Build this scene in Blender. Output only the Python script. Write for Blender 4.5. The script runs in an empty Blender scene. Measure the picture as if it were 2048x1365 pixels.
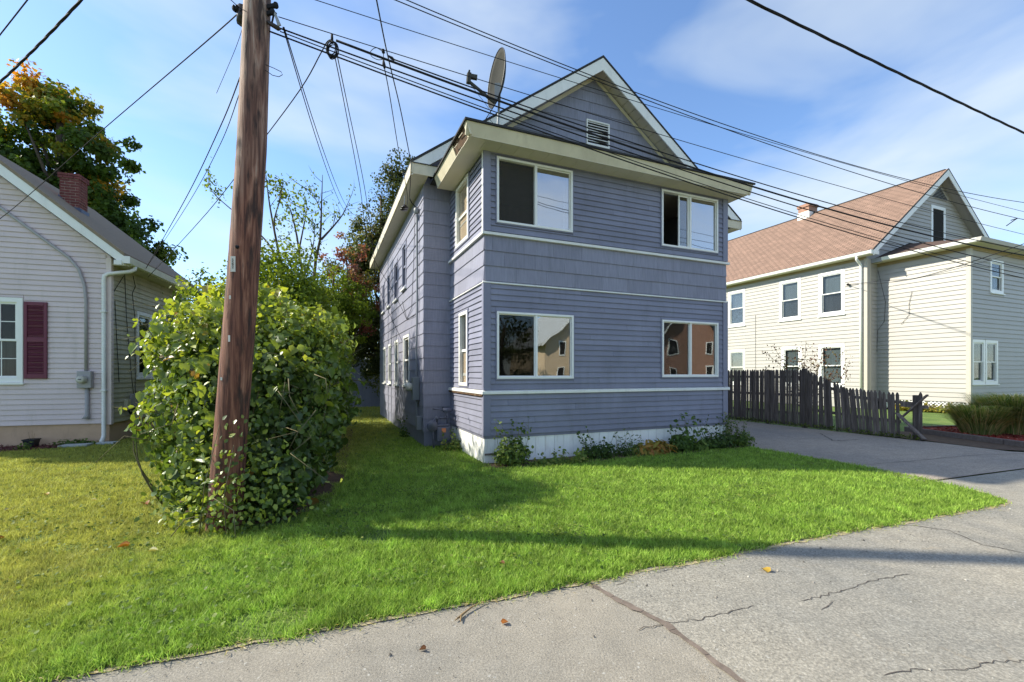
import bpy, math, random
import numpy as np
from mathutils import Vector, Matrix
random.seed(7)
RNG = np.random.default_rng(11)
R = math.radians
sc = bpy.context.scene
COL = sc.collection

# ------------------------------------------------------------------ camera
cam = bpy.data.cameras.new('camera')
cam.sensor_width = 36.0
cam.lens = 36.0 * 897.0 / 2048.0
cam.shift_y = 65.5 / 2048.0
cam.clip_start = 0.05
cam.clip_end = 1500.0
camo = bpy.data.objects.new('camera', cam)
COL.objects.link(camo)
camo.location = (0, 0, 1.6)
camo.rotation_euler = (R(90), 0, 0)
sc.camera = camo

# ------------------------------------------------------------------ world
SUN = Vector((-0.994 * math.cos(R(36.5)), 0.109 * math.cos(R(36.5)), math.sin(R(36.5)))).normalized()
wd = bpy.data.worlds.new('World')
sc.world = wd
wd.use_nodes = True
nt = wd.node_tree
bg = nt.nodes['Background']
bg.inputs[1].default_value = 0.15
sky = nt.nodes.new('ShaderNodeTexSky')
sky.sky_type = 'NISHITA'
sky.sun_disc = False
sky.sun_elevation = R(36.5)
sky.sun_rotation = math.atan2(-0.994, 0.109)
sky.air_density = 1.0
sky.dust_density = 0.3
sky.ozone_density = 2.0
tc = nt.nodes.new('ShaderNodeTexCoord')
mp = nt.nodes.new('ShaderNodeMapping')
mp.inputs['Location'].default_value = (5.3, 2.2, 0.9)
mp.inputs['Rotation'].default_value = (0.0, R(-13), 0.0)
mp.inputs['Scale'].default_value = (1.0, 1.0, 3.4)
nz = nt.nodes.new('ShaderNodeTexNoise')
nz.inputs['Scale'].default_value = 1.7
nz.inputs['Detail'].default_value = 5.0
nz.inputs['Roughness'].default_value = 0.48
nz.inputs['Distortion'].default_value = 0.35
rp = nt.nodes.new('ShaderNodeValToRGB')
rp.color_ramp.elements[0].position = 0.41
rp.color_ramp.elements[0].color = (0, 0, 0, 1)
rp.color_ramp.elements[1].position = 0.70
rp.color_ramp.elements[1].color = (0.75, 0.75, 0.75, 1)
mx = nt.nodes.new('ShaderNodeMix')
mx.data_type = 'RGBA'
mx.inputs[7].default_value = (3.2, 3.55, 3.75, 1)
nt.links.new(tc.outputs['Generated'], mp.inputs[0])
nt.links.new(mp.outputs[0], nz.inputs['Vector'])
nt.links.new(nz.outputs['Fac'], rp.inputs[0])
nt.links.new(rp.outputs[0], mx.inputs[0])
tn = nt.nodes.new('ShaderNodeMix')
tn.data_type = 'RGBA'
tn.blend_type = 'MULTIPLY'
tn.inputs[0].default_value = 1.0
tn.inputs[7].default_value = (0.76, 0.86, 0.97, 1)
nt.links.new(sky.outputs[0], tn.inputs[6])
nt.links.new(tn.outputs[2], mx.inputs[6])
nt.links.new(mx.outputs[2], bg.inputs[0])

sl = bpy.data.lights.new('sun', 'SUN')
sl.energy = 4.3
sl.angle = R(1.2)
sl.color = (1.0, 0.945, 0.78)
so = bpy.data.objects.new('sun', sl)
COL.objects.link(so)
so.rotation_euler = SUN.to_track_quat('Z', 'Y').to_euler()
so.location = (-20, 5, 30)

sc.view_settings.view_transform = 'Standard'
sc.view_settings.look = 'None'
sc.view_settings.exposure = 0.9
sc.view_settings.gamma = 1.0
sc.view_settings.use_curve_mapping = False
sc.cycles.max_bounces = 8
sc.cycles.transparent_max_bounces = 12
sc.cycles.caustics_reflective = False
sc.cycles.caustics_refractive = False


# ------------------------------------------------------------------ materials
def srgb(r, g, b):
    f = lambda c: (c / 255.0) / 12.92 if c / 255.0 <= 0.04045 else ((c / 255.0 + 0.055) / 1.055) ** 2.4
    return (f(r), f(g), f(b))


def scl(c, k):
    return tuple(min(1.0, x * k) for x in c)


class NT:
    def __init__(s, name):
        s.m = bpy.data.materials.new(name)
        s.m.use_nodes = True
        s.t = s.m.node_tree
        s.b = s.t.nodes['Principled BSDF']

    def n(s, typ, **kw):
        x = s.t.nodes.new(typ)
        for k, v in kw.items():
            setattr(x, k, v)
        return x

    def l(s, a, b):
        s.t.links.new(a, b)

    def pos(s, scale=(1, 1, 1), coord='world'):
        if coord == 'world':
            g = s.n('ShaderNodeNewGeometry').outputs['Position']
        else:
            g = s.n('ShaderNodeTexCoord').outputs['Object']
        m = s.n('ShaderNodeMapping')
        m.inputs['Scale'].default_value = scale
        s.l(g, m.inputs[0])
        return m.outputs[0]

    def noise(s, vec, scale, detail=4, rough=0.55, dist=0.0):
        x = s.n('ShaderNodeTexNoise')
        x.inputs['Scale'].default_value = scale
        x.inputs['Detail'].default_value = detail
        x.inputs['Roughness'].default_value = rough
        x.inputs['Distortion'].default_value = dist
        s.l(vec, x.inputs['Vector'])
        return x.outputs['Fac']

    def ramp(s, fac, stops):
        x = s.n('ShaderNodeValToRGB')
        e = x.color_ramp.elements
        while len(e) < len(stops):
            e.new(0.5)
        for i, (p, c) in enumerate(stops):
            e[i].position = p
            e[i].color = (c[0], c[1], c[2], 1) if not isinstance(c, (int, float)) else (c, c, c, 1)
        s.l(fac, x.inputs[0])
        return x.outputs[0]

    def mix(s, fac, a, b, blend='MIX'):
        x = s.n('ShaderNodeMix', data_type='RGBA', blend_type=blend)
        if isinstance(fac, (int, float)):
            x.inputs[0].default_value = fac
        else:
            s.l(fac, x.inputs[0])
        for i, v in ((6, a), (7, b)):
            if isinstance(v, tuple):
                x.inputs[i].default_value = (v[0], v[1], v[2], 1)
            else:
                s.l(v, x.inputs[i])
        return x.outputs[2]

    def math(s, op, a, b=0.0):
        x = s.n('ShaderNodeMath', operation=op)
        for i, v in ((0, a), (1, b)):
            if isinstance(v, (int, float)):
                x.inputs[i].default_value = v
            else:
                s.l(v, x.inputs[i])
        return x.outputs[0]

    def bump(s, h, strength=0.3, dist=0.01):
        x = s.n('ShaderNodeBump')
        x.inputs['Strength'].default_value = strength
        x.inputs['Distance'].default_value = dist
        s.l(h, x.inputs['Height'])
        s.l(x.outputs[0], s.b.inputs['Normal'])

    def base(s, c):
        if isinstance(c, tuple):
            s.b.inputs['Base Color'].default_value = (c[0], c[1], c[2], 1)
        else:
            s.l(c, s.b.inputs['Base Color'])

    def rough(s, v):
        s.b.inputs['Roughness'].default_value = v


def paint(name, c, rough=0.5, var=0.12, scale=3.0, grain=(1, 1, 1), dirt=None, dirt_amt=0.0, bump=0.05, objvar=0.05, bscale=60):
    """painted / plain surface with blotchy fading, per-piece tint, optional dirt"""
    t = NT(name)
    p = t.pos(grain)
    f = t.noise(p, scale, 6)
    col = t.ramp(f, [(0.25, scl(c, 1 - var)), (0.75, scl(c, 1 + var))])
    if objvar:
        oi = t.n('ShaderNodeObjectInfo').outputs['Random']
        col = t.mix(1.0, col, t.ramp(oi, [(0, 1 - objvar), (1, 1 + objvar)]), 'MULTIPLY')
    if dirt:
        f2 = t.noise(t.pos((2.6, 2.6, 0.42)), 2.3, 9, 0.7)
        col = t.mix(t.ramp(f2, [(0.52, 0.0), (0.78, dirt_amt)]), col, dirt)
    t.base(col)
    t.rough(rough)
    t.b.inputs['Specular IOR Level'].default_value = 0.35
    if bump:
        t.bump(t.noise(t.pos(grain), bscale, 3), bump, 0.004)
    return t.m


def leafmat(name, stops, trans=0.45, rough=0.55, spec=0.22):
    t = NT(name)
    at = t.n('ShaderNodeAttribute', attribute_name='tint').outputs['Fac']
    col = t.ramp(at, stops)
    v = t.noise(t.pos(), 0.9, 3)
    col = t.mix(1.0, col, t.ramp(v, [(0.3, 0.72), (0.7, 1.25)]), 'MULTIPLY')
    t.base(col)
    t.rough(rough)
    t.b.inputs['Specular IOR Level'].default_value = spec
    tr = t.n('ShaderNodeBsdfTranslucent')
    t.l(t.mix(1.0, col, (1.25, 1.2, 0.5), 'MULTIPLY'), tr.inputs[0])
    ms = t.n('ShaderNodeMixShader')
    ms.inputs[0].default_value = trans
    t.l(t.b.outputs[0], ms.inputs[1])
    t.l(tr.outputs[0], ms.inputs[2])
    t.l(ms.outputs[0], t.t.nodes['Material Output'].inputs[0])
    return t.m


def glassmat(name, tint=(0.9, 0.93, 0.95), refl=0.12, k=1.6):
    t = NT(name)
    fr = t.n('ShaderNodeFresnel')
    fr.inputs[0].default_value = 1.6
    fac = t.math('ADD', t.math('MULTIPLY', fr.outputs[0], k), refl)
    fac = t.math('MINIMUM', fac, 0.95)
    tb = t.n('ShaderNodeBsdfTransparent')
    tb.inputs[0].default_value = (*tint, 1)
    g = t.n('ShaderNodeBsdfGlossy')
    g.inputs['Roughness'].default_value = 0.012
    bp = t.n('ShaderNodeBump')
    bp.inputs['Strength'].default_value = 0.10
    bp.inputs['Distance'].default_value = 0.03
    t.l(t.noise(t.pos(), 1.6, 1), bp.inputs['Height'])
    t.l(bp.outputs[0], g.inputs['Normal'])
    ms = t.n('ShaderNodeMixShader')
    t.l(fac, ms.inputs[0])
    t.l(tb.outputs[0], ms.inputs[1])
    t.l(g.outputs[0], ms.inputs[2])
    t.l(ms.outputs[0], t.t.nodes['Material Output'].inputs[0])
    return t.m


MAT = {}
MAT['blue'] = paint('blue_paint', (0.228, 0.232, 0.312), 0.55, 0.15, 1.6, (1, 1, 1), (0.15, 0.15, 0.17), 0.55, 0.12, 0.085)
MAT['blue_shingle'] = paint('blue_shingle_paint', (0.248, 0.248, 0.322), 0.6, 0.14, 5.0, (6, 6, 0.6), (0.15, 0.15, 0.17), 0.5, 0.5, 0.08, 18)
MAT['blue_trim'] = paint('blue_trim_paint', (0.222, 0.225, 0.308), 0.5, 0.06)
MAT['white'] = paint('white_paint', (0.82, 0.81, 0.78), 0.45, 0.05, 3, (1, 1, 1), (0.45, 0.42, 0.36), 0.35)
MAT['vinyl_white'] = paint('white_vinyl', (0.85, 0.84, 0.82), 0.35, 0.03, 3, objvar=0.02, bump=0)
MAT['skirt'] = paint('skirt_white_paint', (0.86, 0.86, 0.85), 0.5, 0.04, 2, (3, 3, 0.7), (0.36, 0.24, 0.16), 0.5)
MAT['cream_trim'] = paint('cream_fascia_paint', (0.64, 0.57, 0.42), 0.5, 0.14, 2, (1, 1, 1), (0.40, 0.34, 0.22), 0.5)
MAT['gable_trim'] = paint('white_gable_trim', (0.84, 0.82, 0.78), 0.45, 0.06, 2, (1, 1, 1), (0.4, 0.4, 0.38), 0.3)
MAT['soffit'] = paint('cream_soffit', (0.66, 0.60, 0.47), 0.55, 0.05, 3)
MAT['rot'] = paint('rotten_wood', (0.10, 0.055, 0.03), 0.9, 0.5, 9, (1, 1, 1), (0.35, 0.30, 0.22), 0.8, 0.8, 0.15, 25)
MAT['foundation'] = paint('old_foundation', (0.30, 0.24, 0.19), 0.9, 0.25, 4, (1, 1, 1), (0.16, 0.10, 0.07), 0.7, 0.5, 0.05, 20)
MAT['roof_dark'] = paint('dark_roofing', (0.035, 0.034, 0.036), 0.85, 0.3, 8, (1, 1, 1), None, 0, 0.4, 0.08, 30)
MAT['dark'] = paint('dark_interior', (0.016, 0.014, 0.013), 0.9, 0.2, objvar=0, bump=0)
MAT['wood_in'] = paint('interior_panelling', (0.24, 0.16, 0.115), 0.7, 0.25, 3, (5, 5, 0.4), None, 0, 0, 0)
MAT['ceil_in'] = paint('interior_ceiling', (0.45, 0.40, 0.35), 0.8, 0.15, 2, objvar=0, bump=0)
MAT['shade_tan'] = paint('tan_roller_shade', (0.62, 0.47, 0.32), 0.8, 0.06, 2, objvar=0, bump=0)
MAT['curtain'] = paint('pale_curtain', (0.52, 0.55, 0.53), 0.85, 0.18, 2, (14, 14, 0.3), objvar=0, bump=0)
MAT['curtain_grey'] = paint('grey_sheer_curtain', (0.20, 0.19, 0.19), 0.85, 0.3, 2, (12, 12, 0.3), objvar=0, bump=0)
MAT['lilac_blind'] = paint('lilac_blind', (0.30, 0.28, 0.62), 0.8, 0.06, 2, objvar=0, bump=0)
MAT['glass'] = glassmat('window_glass')
MAT['glass_sky'] = glassmat('bright_window_glass', (0.55, 0.6, 0.68), 0.45)
MAT['glass_clear'] = glassmat('clear_window_glass', (0.96, 0.96, 0.95), 0.0, 0.3)
MAT['glass_mid'] = glassmat('reflecting_window_glass', (0.6, 0.65, 0.7), 0.22)
MAT['glass_dim'] = glassmat('dim_window_glass', (0.70, 0.73, 0.75), 0.0, 0.45)
MAT['screen'] = glassmat('insect_screen', (0.45, 0.45, 0.46), 0.0, 0.15)


def screen_mat():
    t = NT('insect_mesh_screen')
    tb = t.n('ShaderNodeBsdfTransparent')
    df = t.n('ShaderNodeBsdfDiffuse')
    df.inputs[0].default_value = (0.085, 0.08, 0.075, 1)
    ms = t.n('ShaderNodeMixShader')
    ms.inputs[0].default_value = 0.42
    t.l(tb.outputs[0], ms.inputs[1])
    t.l(df.outputs[0], ms.inputs[2])
    t.l(ms.outputs[0], t.t.nodes['Material Output'].inputs[0])
    return t.m


MAT['screen'] = screen_mat()
MAT['grey_siding'] = paint('grey_vinyl_siding', (0.66, 0.545, 0.55), 0.5, 0.05, 1.5, (1, 1, 1), (0.32, 0.30, 0.25), 0.35, 0.05, 0.035)
MAT['olive_siding'] = paint('olive_vinyl_siding', (0.50, 0.46, 0.34), 0.6, 0.12, 1.5, (1, 1, 1), (0.17, 0.17, 0.10), 0.6, 0.05, 0.05)  # darker and yellower than the front siding, with dark blotches
MAT['grey_post'] = paint('grey_corner_vinyl', (0.70, 0.58, 0.56), 0.5, 0.05)
MAT['conduit'] = paint('grey_conduit_paint', (0.36, 0.34, 0.35), 0.5, 0.08)
MAT['tan_foundation'] = paint('tan_stucco', (0.56, 0.38, 0.26), 0.9, 0.12, 3, (1, 1, 1), (0.28, 0.20, 0.15), 0.5, 0.3, 0.05, 25)
MAT['maroon'] = paint('maroon_shutter_paint', (0.15, 0.036, 0.062), 0.55, 0.08, objvar=0.08)
MAT['brick'] = paint('red_brick', (0.19, 0.058, 0.050), 0.85, 0.25, 6, (1, 1, 1), None, 0, 0.4, 0.22, 40)
MAT['brick_tan'] = paint('orange_brick', (0.36, 0.20, 0.145), 0.85, 0.2, 6, objvar=0.15)
MAT['mortar'] = paint('mortar', (0.68, 0.56, 0.48), 0.95, 0.15, 10)
MAT['lead'] = paint('lead_flashing', (0.10, 0.12, 0.19), 0.5, 0.15)
MAT['cream_siding'] = paint('cream_vinyl_siding', (0.42, 0.395, 0.37), 0.5, 0.035, 1.2, (1, 1, 1), (0.5, 0.46, 0.38), 0.25, 0.03, 0.03)
MAT['cream_post'] = paint('cream_corner_vinyl', (0.50, 0.46, 0.40), 0.5, 0.03)
MAT['brown_strip'] = paint('brown_frieze', (0.36, 0.27, 0.15), 0.7, 0.1)
MAT['metal'] = paint('galvanised_metal', (0.30, 0.31, 0.33), 0.45, 0.15, objvar=0.05)
MAT['metal_white'] = paint('white_metal', (0.70, 0.72, 0.74), 0.4, 0.05)
MAT['meter_grey'] = paint('meter_grey', (0.22, 0.23, 0.25), 0.5, 0.12)
MAT['meter_blue'] = paint('meter_bluegrey', (0.11, 0.12, 0.17), 0.55, 0.15)
MAT['meter_glass'] = paint('cloudy_meter_dome', (0.52, 0.49, 0.42), 0.25, 0.1)
MAT['black'] = paint('black_rubber', (0.012, 0.012, 0.016), 0.85, 0.2, bump=0)
MAT['black_plastic'] = paint('black_plastic', (0.014, 0.015, 0.022), 0.45, 0.2)
MAT['porcelain'] = paint('brown_porcelain', (0.03, 0.022, 0.02), 0.3, 0.2, bump=0)
MAT['dish'] = paint('weathered_dish', (0.075, 0.073, 0.069), 0.5, 0.12, 4, objvar=0)
MAT['dish'].node_tree.nodes['Principled BSDF'].inputs['Specular IOR Level'].default_value = 0.0
MAT['dish'].node_tree.nodes['Principled BSDF'].inputs['Roughness'].default_value = 0.95
MAT['dish_stain'] = paint('dish_emblem_print', (0.06, 0.05, 0.055), 0.6, 0.4, 12, objvar=0)
MAT['dish_stain'].node_tree.nodes['Principled BSDF'].inputs['Specular IOR Level'].default_value = 0.0
MAT['orange_label'] = paint('orange_label', (0.62, 0.22, 0.10), 0.6, 0.1)
MAT['tag'] = paint('tag_white', (0.66, 0.63, 0.56), 0.5, 0.1, bump=0)
MAT['ink'] = paint('black_print', (0.01, 0.01, 0.01), 0.6, 0.0, objvar=0, bump=0)
MAT['mulch_red'] = paint('red_mulch', (0.30, 0.045, 0.030), 0.95, 0.5, 30, objvar=0.2, bump=0.9, bscale=35)
MAT['mulch_dark'] = paint('dark_red_mulch', (0.13, 0.045, 0.045), 0.95, 0.5, 25, objvar=0.2, bump=0.9, bscale=30)
MAT['soil'] = paint('bare_soil', (0.11, 0.07, 0.045), 0.95, 0.35, 8, bump=0.8, bscale=25)
MAT['slab'] = paint('concrete_slab', (0.40, 0.42, 0.42), 0.9, 0.12, 6, bump=0.3)
MAT['timber'] = paint('grey_timber', (0.16, 0.125, 0.11), 0.85, 0.25, 6, (3, 3, 3), bump=0.4)
MAT['twig'] = paint('dry_twig', (0.26, 0.17, 0.08), 0.8, 0.3, 10)
MAT['bark'] = paint('tree_bark', (0.085, 0.065, 0.05), 0.9, 0.35, 8, (4, 4, 1), bump=0.8, bscale=20)
MAT['stem'] = paint('plant_stem', (0.14, 0.12, 0.06), 0.8, 0.3, 8)


def fence_mat():
    t = NT('weathered_picket_wood')
    p = t.pos((14, 14, 0.9))
    f = t.noise(p, 2.2, 8, 0.65)
    col = t.ramp(f, [(0.25, (0.06, 0.045, 0.040)), (0.5, (0.145, 0.115, 0.098)), (0.8, (0.30, 0.25, 0.22))])
    oi = t.n('ShaderNodeObjectInfo').outputs['Random']
    col = t.mix(1.0, col, t.ramp(oi, [(0, 0.65), (1, 1.3)]), 'MULTIPLY')
    t.base(col)
    t.rough(0.9)
    t.bump(f, 0.5, 0.01)
    return t.m


MAT['fence'] = fence_mat()


def pole_mat():
    t = NT('creosoted_pole_wood')
    p = t.pos((1, 1, 0.05), 'object')
    f = t.noise(p, 26, 9, 0.62, 0.6)
    f2 = t.noise(t.pos((1, 1, 0.25), 'object'), 7, 5, 0.6, 0.4)
    c1 = t.ramp(f, [(0.30, (0.018, 0.008, 0.006)), (0.44, (0.11, 0.034, 0.020)), (0.56, (0.235, 0.095, 0.056)), (0.68, (0.36, 0.18, 0.12)), (0.80, (0.46, 0.30, 0.21))])
    c2 = t.ramp(f, [(0.30, (0.030, 0.016, 0.012)), (0.46, (0.16, 0.085, 0.060)), (0.56, (0.31, 0.19, 0.14)), (0.72, (0.50, 0.42, 0.36))])
    sep = t.n('ShaderNodeSeparateXYZ')
    t.l(t.pos((1, 1, 1), 'object'), sep.inputs[0])
    h = t.math('MULTIPLY', t.math('SUBTRACT', sep.outputs['Z'], 3.0), 0.4)
    h = t.math('ADD', h, t.math('MULTIPLY', t.math('SUBTRACT', f2, 0.5), 1.6))
    col = t.mix(t.ramp(h, [(0.0, 0.0), (1.0, 1.0)]), c1, c2)
    dk = t.noise(t.pos((1, 1, 0.18), 'object'), 15, 4, 0.5)
    col = t.mix(t.ramp(dk, [(0.56, 0.0), (0.66, 0.85)]), col, (0.024, 0.011, 0.008))
    t.base(col)
    t.rough(0.75)
    t.bump(f, 0.9, 0.012)
    return t.m


MAT['pole'] = pole_mat()


def asphalt(name, c, speck=0.4, tintc=(1.06, 1.0, 0.92), fine=190):
    t = NT(name)
    p = t.pos()
    big = t.noise(p, 0.45, 5, 0.6)
    fin = t.noise(p, fine * 0.42, 6, 0.75)
    vor = t.n('ShaderNodeTexVoronoi')
    vor.inputs['Scale'].default_value = fine * 0.45
    t.l(p, vor.inputs['Vector'])
    col = t.ramp(big, [(0.32, scl(c, 0.80)), (0.68, (c[0] * 1.1 * tintc[0], c[1] * 1.1 * tintc[1], c[2] * 1.1 * tintc[2]))])
    mid = t.noise(p, 5.5, 7, 0.7, 0.4)
    col = t.mix(1.0, col, t.ramp(mid, [(0.3, 0.84), (0.7, 1.12)]), 'MULTIPLY')
    spot = t.noise(p, 2.6, 8, 0.75, 1.2)
    col = t.mix(t.ramp(spot, [(0.60, 0.0), (0.74, 0.55)]), col, (c[0] * 1.18, c[1] * 1.0, c[2] * 0.78))
    spot2 = t.noise(p, 1.7, 9, 0.8, 0.8)
    col = t.mix(t.ramp(spot2, [(0.60, 0.0), (0.70, 0.45)]), col, scl(c, 0.55))
    col = t.mix(1.0, col, t.ramp(fin, [(0.30, 1 - speck), (0.55, 1.0), (0.72, 1 + speck)]), 'MULTIPLY')
    col = t.mix(t.ramp(vor.outputs['Color'], [(0.90, 0.0), (0.96, 0.6)]), col, (0.5, 0.48, 0.44))
    st = t.noise(t.pos((0.6, 1.6, 1)), 1.1, 8, 0.7)
    col = t.mix(t.ramp(st, [(0.58, 0.0), (0.75, 0.35)]), col, scl(c, 0.6))
    t.base(col)
    t.rough(0.88)
    t.bump(t.noise(p, fine * 0.4, 5, 0.75), 0.9, 0.008)
    return t.m


MAT['road'] = asphalt('old_asphalt', (0.315, 0.290, 0.250), 0.45)
MAT['road2'] = asphalt('coarse_asphalt', (0.335, 0.315, 0.275), 0.6, fine=140)
MAT['drive'] = asphalt('driveway_asphalt', (0.38, 0.325, 0.275), 0.5, fine=110)
MAT['crack'] = paint('crack_filler', (0.085, 0.070, 0.060), 0.95, 0.3, 12, bump=0.5)
MAT['seam'] = paint('dirt_filled_seam', (0.165, 0.128, 0.104), 0.95, 0.3, 12, bump=0.6)
MAT['verge'] = paint('dry_verge', (0.40, 0.33, 0.21), 0.95, 0.3, 14, bump=0.3, bscale=40)


def ground_mat():
    t = NT('turf_soil')
    p = t.pos()
    f = t.noise(p, 1.2, 8, 0.6)
    g = t.noise(p, 45, 4, 0.7)
    col = t.ramp(f, [(0.3, (0.07, 0.12, 0.020)), (0.55, (0.12, 0.19, 0.028)), (0.75, (0.19, 0.20, 0.05))])
    col = t.mix(1.0, col, t.ramp(g, [(0.3, 0.55), (0.7, 1.4)]), 'MULTIPLY')
    t.base(col)
    t.rough(0.95)
    t.bump(g, 0.8, 0.02)
    return t.m


MAT['ground'] = ground_mat()


def grass_mat():
    t = NT('grass_blades')
    at = t.n('ShaderNodeAttribute', attribute_name='tint').outputs['Fac']
    p = t.pos()
    f = t.noise(p, 0.55, 5, 0.6, 0.3)
    f2 = t.noise(p, 3.2, 5, 0.65)
    sep = t.n('ShaderNodeSeparateXYZ')
    t.l(p, sep.inputs[0])
    g1 = t.ramp(at, [(0.0, (0.15, 0.25, 0.034)), (0.5, (0.32, 0.50, 0.068)), (1.0, (0.50, 0.64, 0.15))])
    g2 = t.ramp(at, [(0.0, (0.28, 0.37, 0.030)), (0.55, (0.58, 0.72, 0.060)), (1.0, (0.76, 0.84, 0.17))])
    # the neighbour's part of the lawn, left of the pole, is a drier, yellower turf
    k = t.math('MULTIPLY', t.math('SUBTRACT', -2.3, sep.outputs['X']), 0.42)
    k = t.math('ADD', k, t.math('MULTIPLY', t.math('SUBTRACT', f, 0.5), 1.4))
    col = t.mix(t.ramp(k, [(0.0, 0.05), (0.8, 0.9)]), g1, g2)
    k2 = t.math('ADD', t.math('MULTIPLY', t.math('SUBTRACT', -0.6, sep.outputs['X']), 0.30), t.math('SUBTRACT', f2, 0.62))
    col = t.mix(t.ramp(k2, [(0.42, 0.0), (0.80, 0.50)]), col, (0.42, 0.30, 0.12))
    col = t.mix(1.0, col, t.ramp(f2, [(0.3, 0.66), (0.7, 1.26)]), 'MULTIPLY')
    f3 = t.noise(p, 13, 4, 0.6)
    col = t.mix(1.0, col, t.ramp(f3, [(0.32, 0.70), (0.68, 1.22)]), 'MULTIPLY')
    f4 = t.noise(p, 0.9, 6, 0.7, 0.6)
    col = t.mix(t.ramp(f4, [(0.56, 0.0), (0.74, 0.5)]), col, (0.16, 0.33, 0.06))
    t.base(col)
    t.rough(0.6)
    t.b.inputs['Specular IOR Level'].default_value = 0.25
    tr = t.n('ShaderNodeBsdfTranslucent')
    t.l(col, tr.inputs[0])
    ms = t.n('ShaderNodeMixShader')
    ms.inputs[0].default_value = 0.4
    t.l(t.b.outputs[0], ms.inputs[1])
    t.l(tr.outputs[0], ms.inputs[2])
    t.l(ms.outputs[0], t.t.nodes['Material Output'].inputs[0])
    return t.m


MAT['grass'] = grass_mat()


def roof_brown():
    t = NT('brown_asphalt_shingles')
    tcn = t.n('ShaderNodeTexCoord').outputs['UV']
    br = t.n('ShaderNodeTexBrick')
    br.inputs['Scale'].default_value = 1.0
    br.inputs['Brick Width'].default_value = 0.33
    br.inputs['Row Height'].default_value = 0.17
    br.inputs['Mortar Size'].default_value = 0.018
    br.inputs['Color1'].default_value = (0.225, 0.14, 0.10, 1)
    br.inputs['Color2'].default_value = (0.29, 0.18, 0.13, 1)
    br.inputs['Mortar'].default_value = (0.085, 0.05, 0.038, 1)
    t.l(tcn, br.inputs[0])
    f = t.noise(t.pos(), 1.5, 6, 0.6)
    col = t.mix(1.0, br.outputs['Color'], t.ramp(f, [(0.3, 0.86), (0.7, 1.12)]), 'MULTIPLY')
    t.base(col)
    t.rough(0.95)
    return t.m


MAT['roof_brown'] = roof_brown()
MAT['roof_tan'] = paint('tan_roof_shingle', (0.24, 0.185, 0.13), 0.95, 0.15, 8, (0.5, 3, 3), (0.12, 0.10, 0.08), 0.4, 0.5, 0.12, 30)
MAT['leaf_vine'] = leafmat('vine_leaves', [(0.0, (0.06, 0.105, 0.028)), (0.3, (0.125, 0.19, 0.042)), (0.6, (0.26, 0.33, 0.055)), (0.92, (0.48, 0.52, 0.08)), (1.0, (0.28, 0.17, 0.05))], 0.42, 0.36, 0.5)
MAT['leaf_bush'] = leafmat('bush_leaves', [(0.0, (0.08, 0.13, 0.018)), (0.4, (0.17, 0.24, 0.028)), (0.8, (0.30, 0.36, 0.045)), (1.0, (0.40, 0.40, 0.07))], 0.5)
MAT['leaf_dark'] = leafmat('dark_tree_leaves', [(0.0, (0.04, 0.055, 0.016)), (0.4, (0.085, 0.105, 0.028)), (0.75, (0.15, 0.16, 0.05)), (0.9, (0.14, 0.10, 0.04)), (1.0, (0.16, 0.05, 0.05))], 0.35)
MAT['leaf_back'] = leafmat('background_leaves', [(0.0, (0.05, 0.08, 0.02)), (0.5, (0.12, 0.16, 0.035)), (1.0, (0.26, 0.28, 0.09))], 0.4)
MAT['leaf_maple'] = leafmat('maple_leaves', [(0.0, (0.032, 0.066, 0.012)), (0.3, (0.075, 0.125, 0.018)), (0.56, (0.16, 0.20, 0.028)), (0.66, (0.30, 0.26, 0.03)), (0.80, (0.55, 0.30, 0.035)), (1.0, (0.48, 0.17, 0.03))], 0.45)
MAT['leaf_red'] = leafmat('red_leaves', [(0.0, (0.22, 0.07, 0.065)), (0.22, (0.36, 0.13, 0.115)), (0.32, (0.34, 0.20, 0.12)), (0.40, (0.15, 0.17, 0.045)), (1.0, (0.24, 0.26, 0.07))], 0.4)
MAT['leaf_brown'] = leafmat('brown_red_leaves', [(0.0, (0.09, 0.035, 0.028)), (0.6, (0.17, 0.08, 0.05)), (1.0, (0.16, 0.14, 0.04))], 0.35)
MAT['leaf_low'] = leafmat('low_plant_leaves', [(0.0, (0.045, 0.085, 0.022)), (0.5, (0.11, 0.18, 0.04)), (0.9, (0.22, 0.28, 0.06)), (1.0, (0.36, 0.33, 0.10))], 0.4)
MAT['leaf_orange'] = leafmat('hosta_autumn_leaves', [(0.0, (0.18, 0.22, 0.05)), (0.35, (0.36, 0.29, 0.07)), (0.7, (0.46, 0.26, 0.07)), (1.0, (0.40, 0.18, 0.06))], 0.45)
MAT['leaf_gold'] = leafmat('gold_leaves', [(0.0, (0.18, 0.22, 0.03)), (0.6, (0.36, 0.31, 0.05)), (1.0, (0.22, 0.09, 0.03))], 0.4)
MAT['leaf_straw'] = leafmat('ornamental_grass_leaves', [(0.0, (0.13, 0.20, 0.055)), (0.45, (0.27, 0.33, 0.10)), (0.75, (0.48, 0.44, 0.20)), (1.0, (0.62, 0.48, 0.27))], 0.4)
MAT['leaf_fall'] = leafmat('fallen_leaves', [(0.0, (0.45, 0.30, 0.05)), (0.4, (0.40, 0.14, 0.03)), (0.7, (0.16, 0.07, 0.03)), (1.0, (0.6, 0.55, 0.3))], 0.2)


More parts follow.
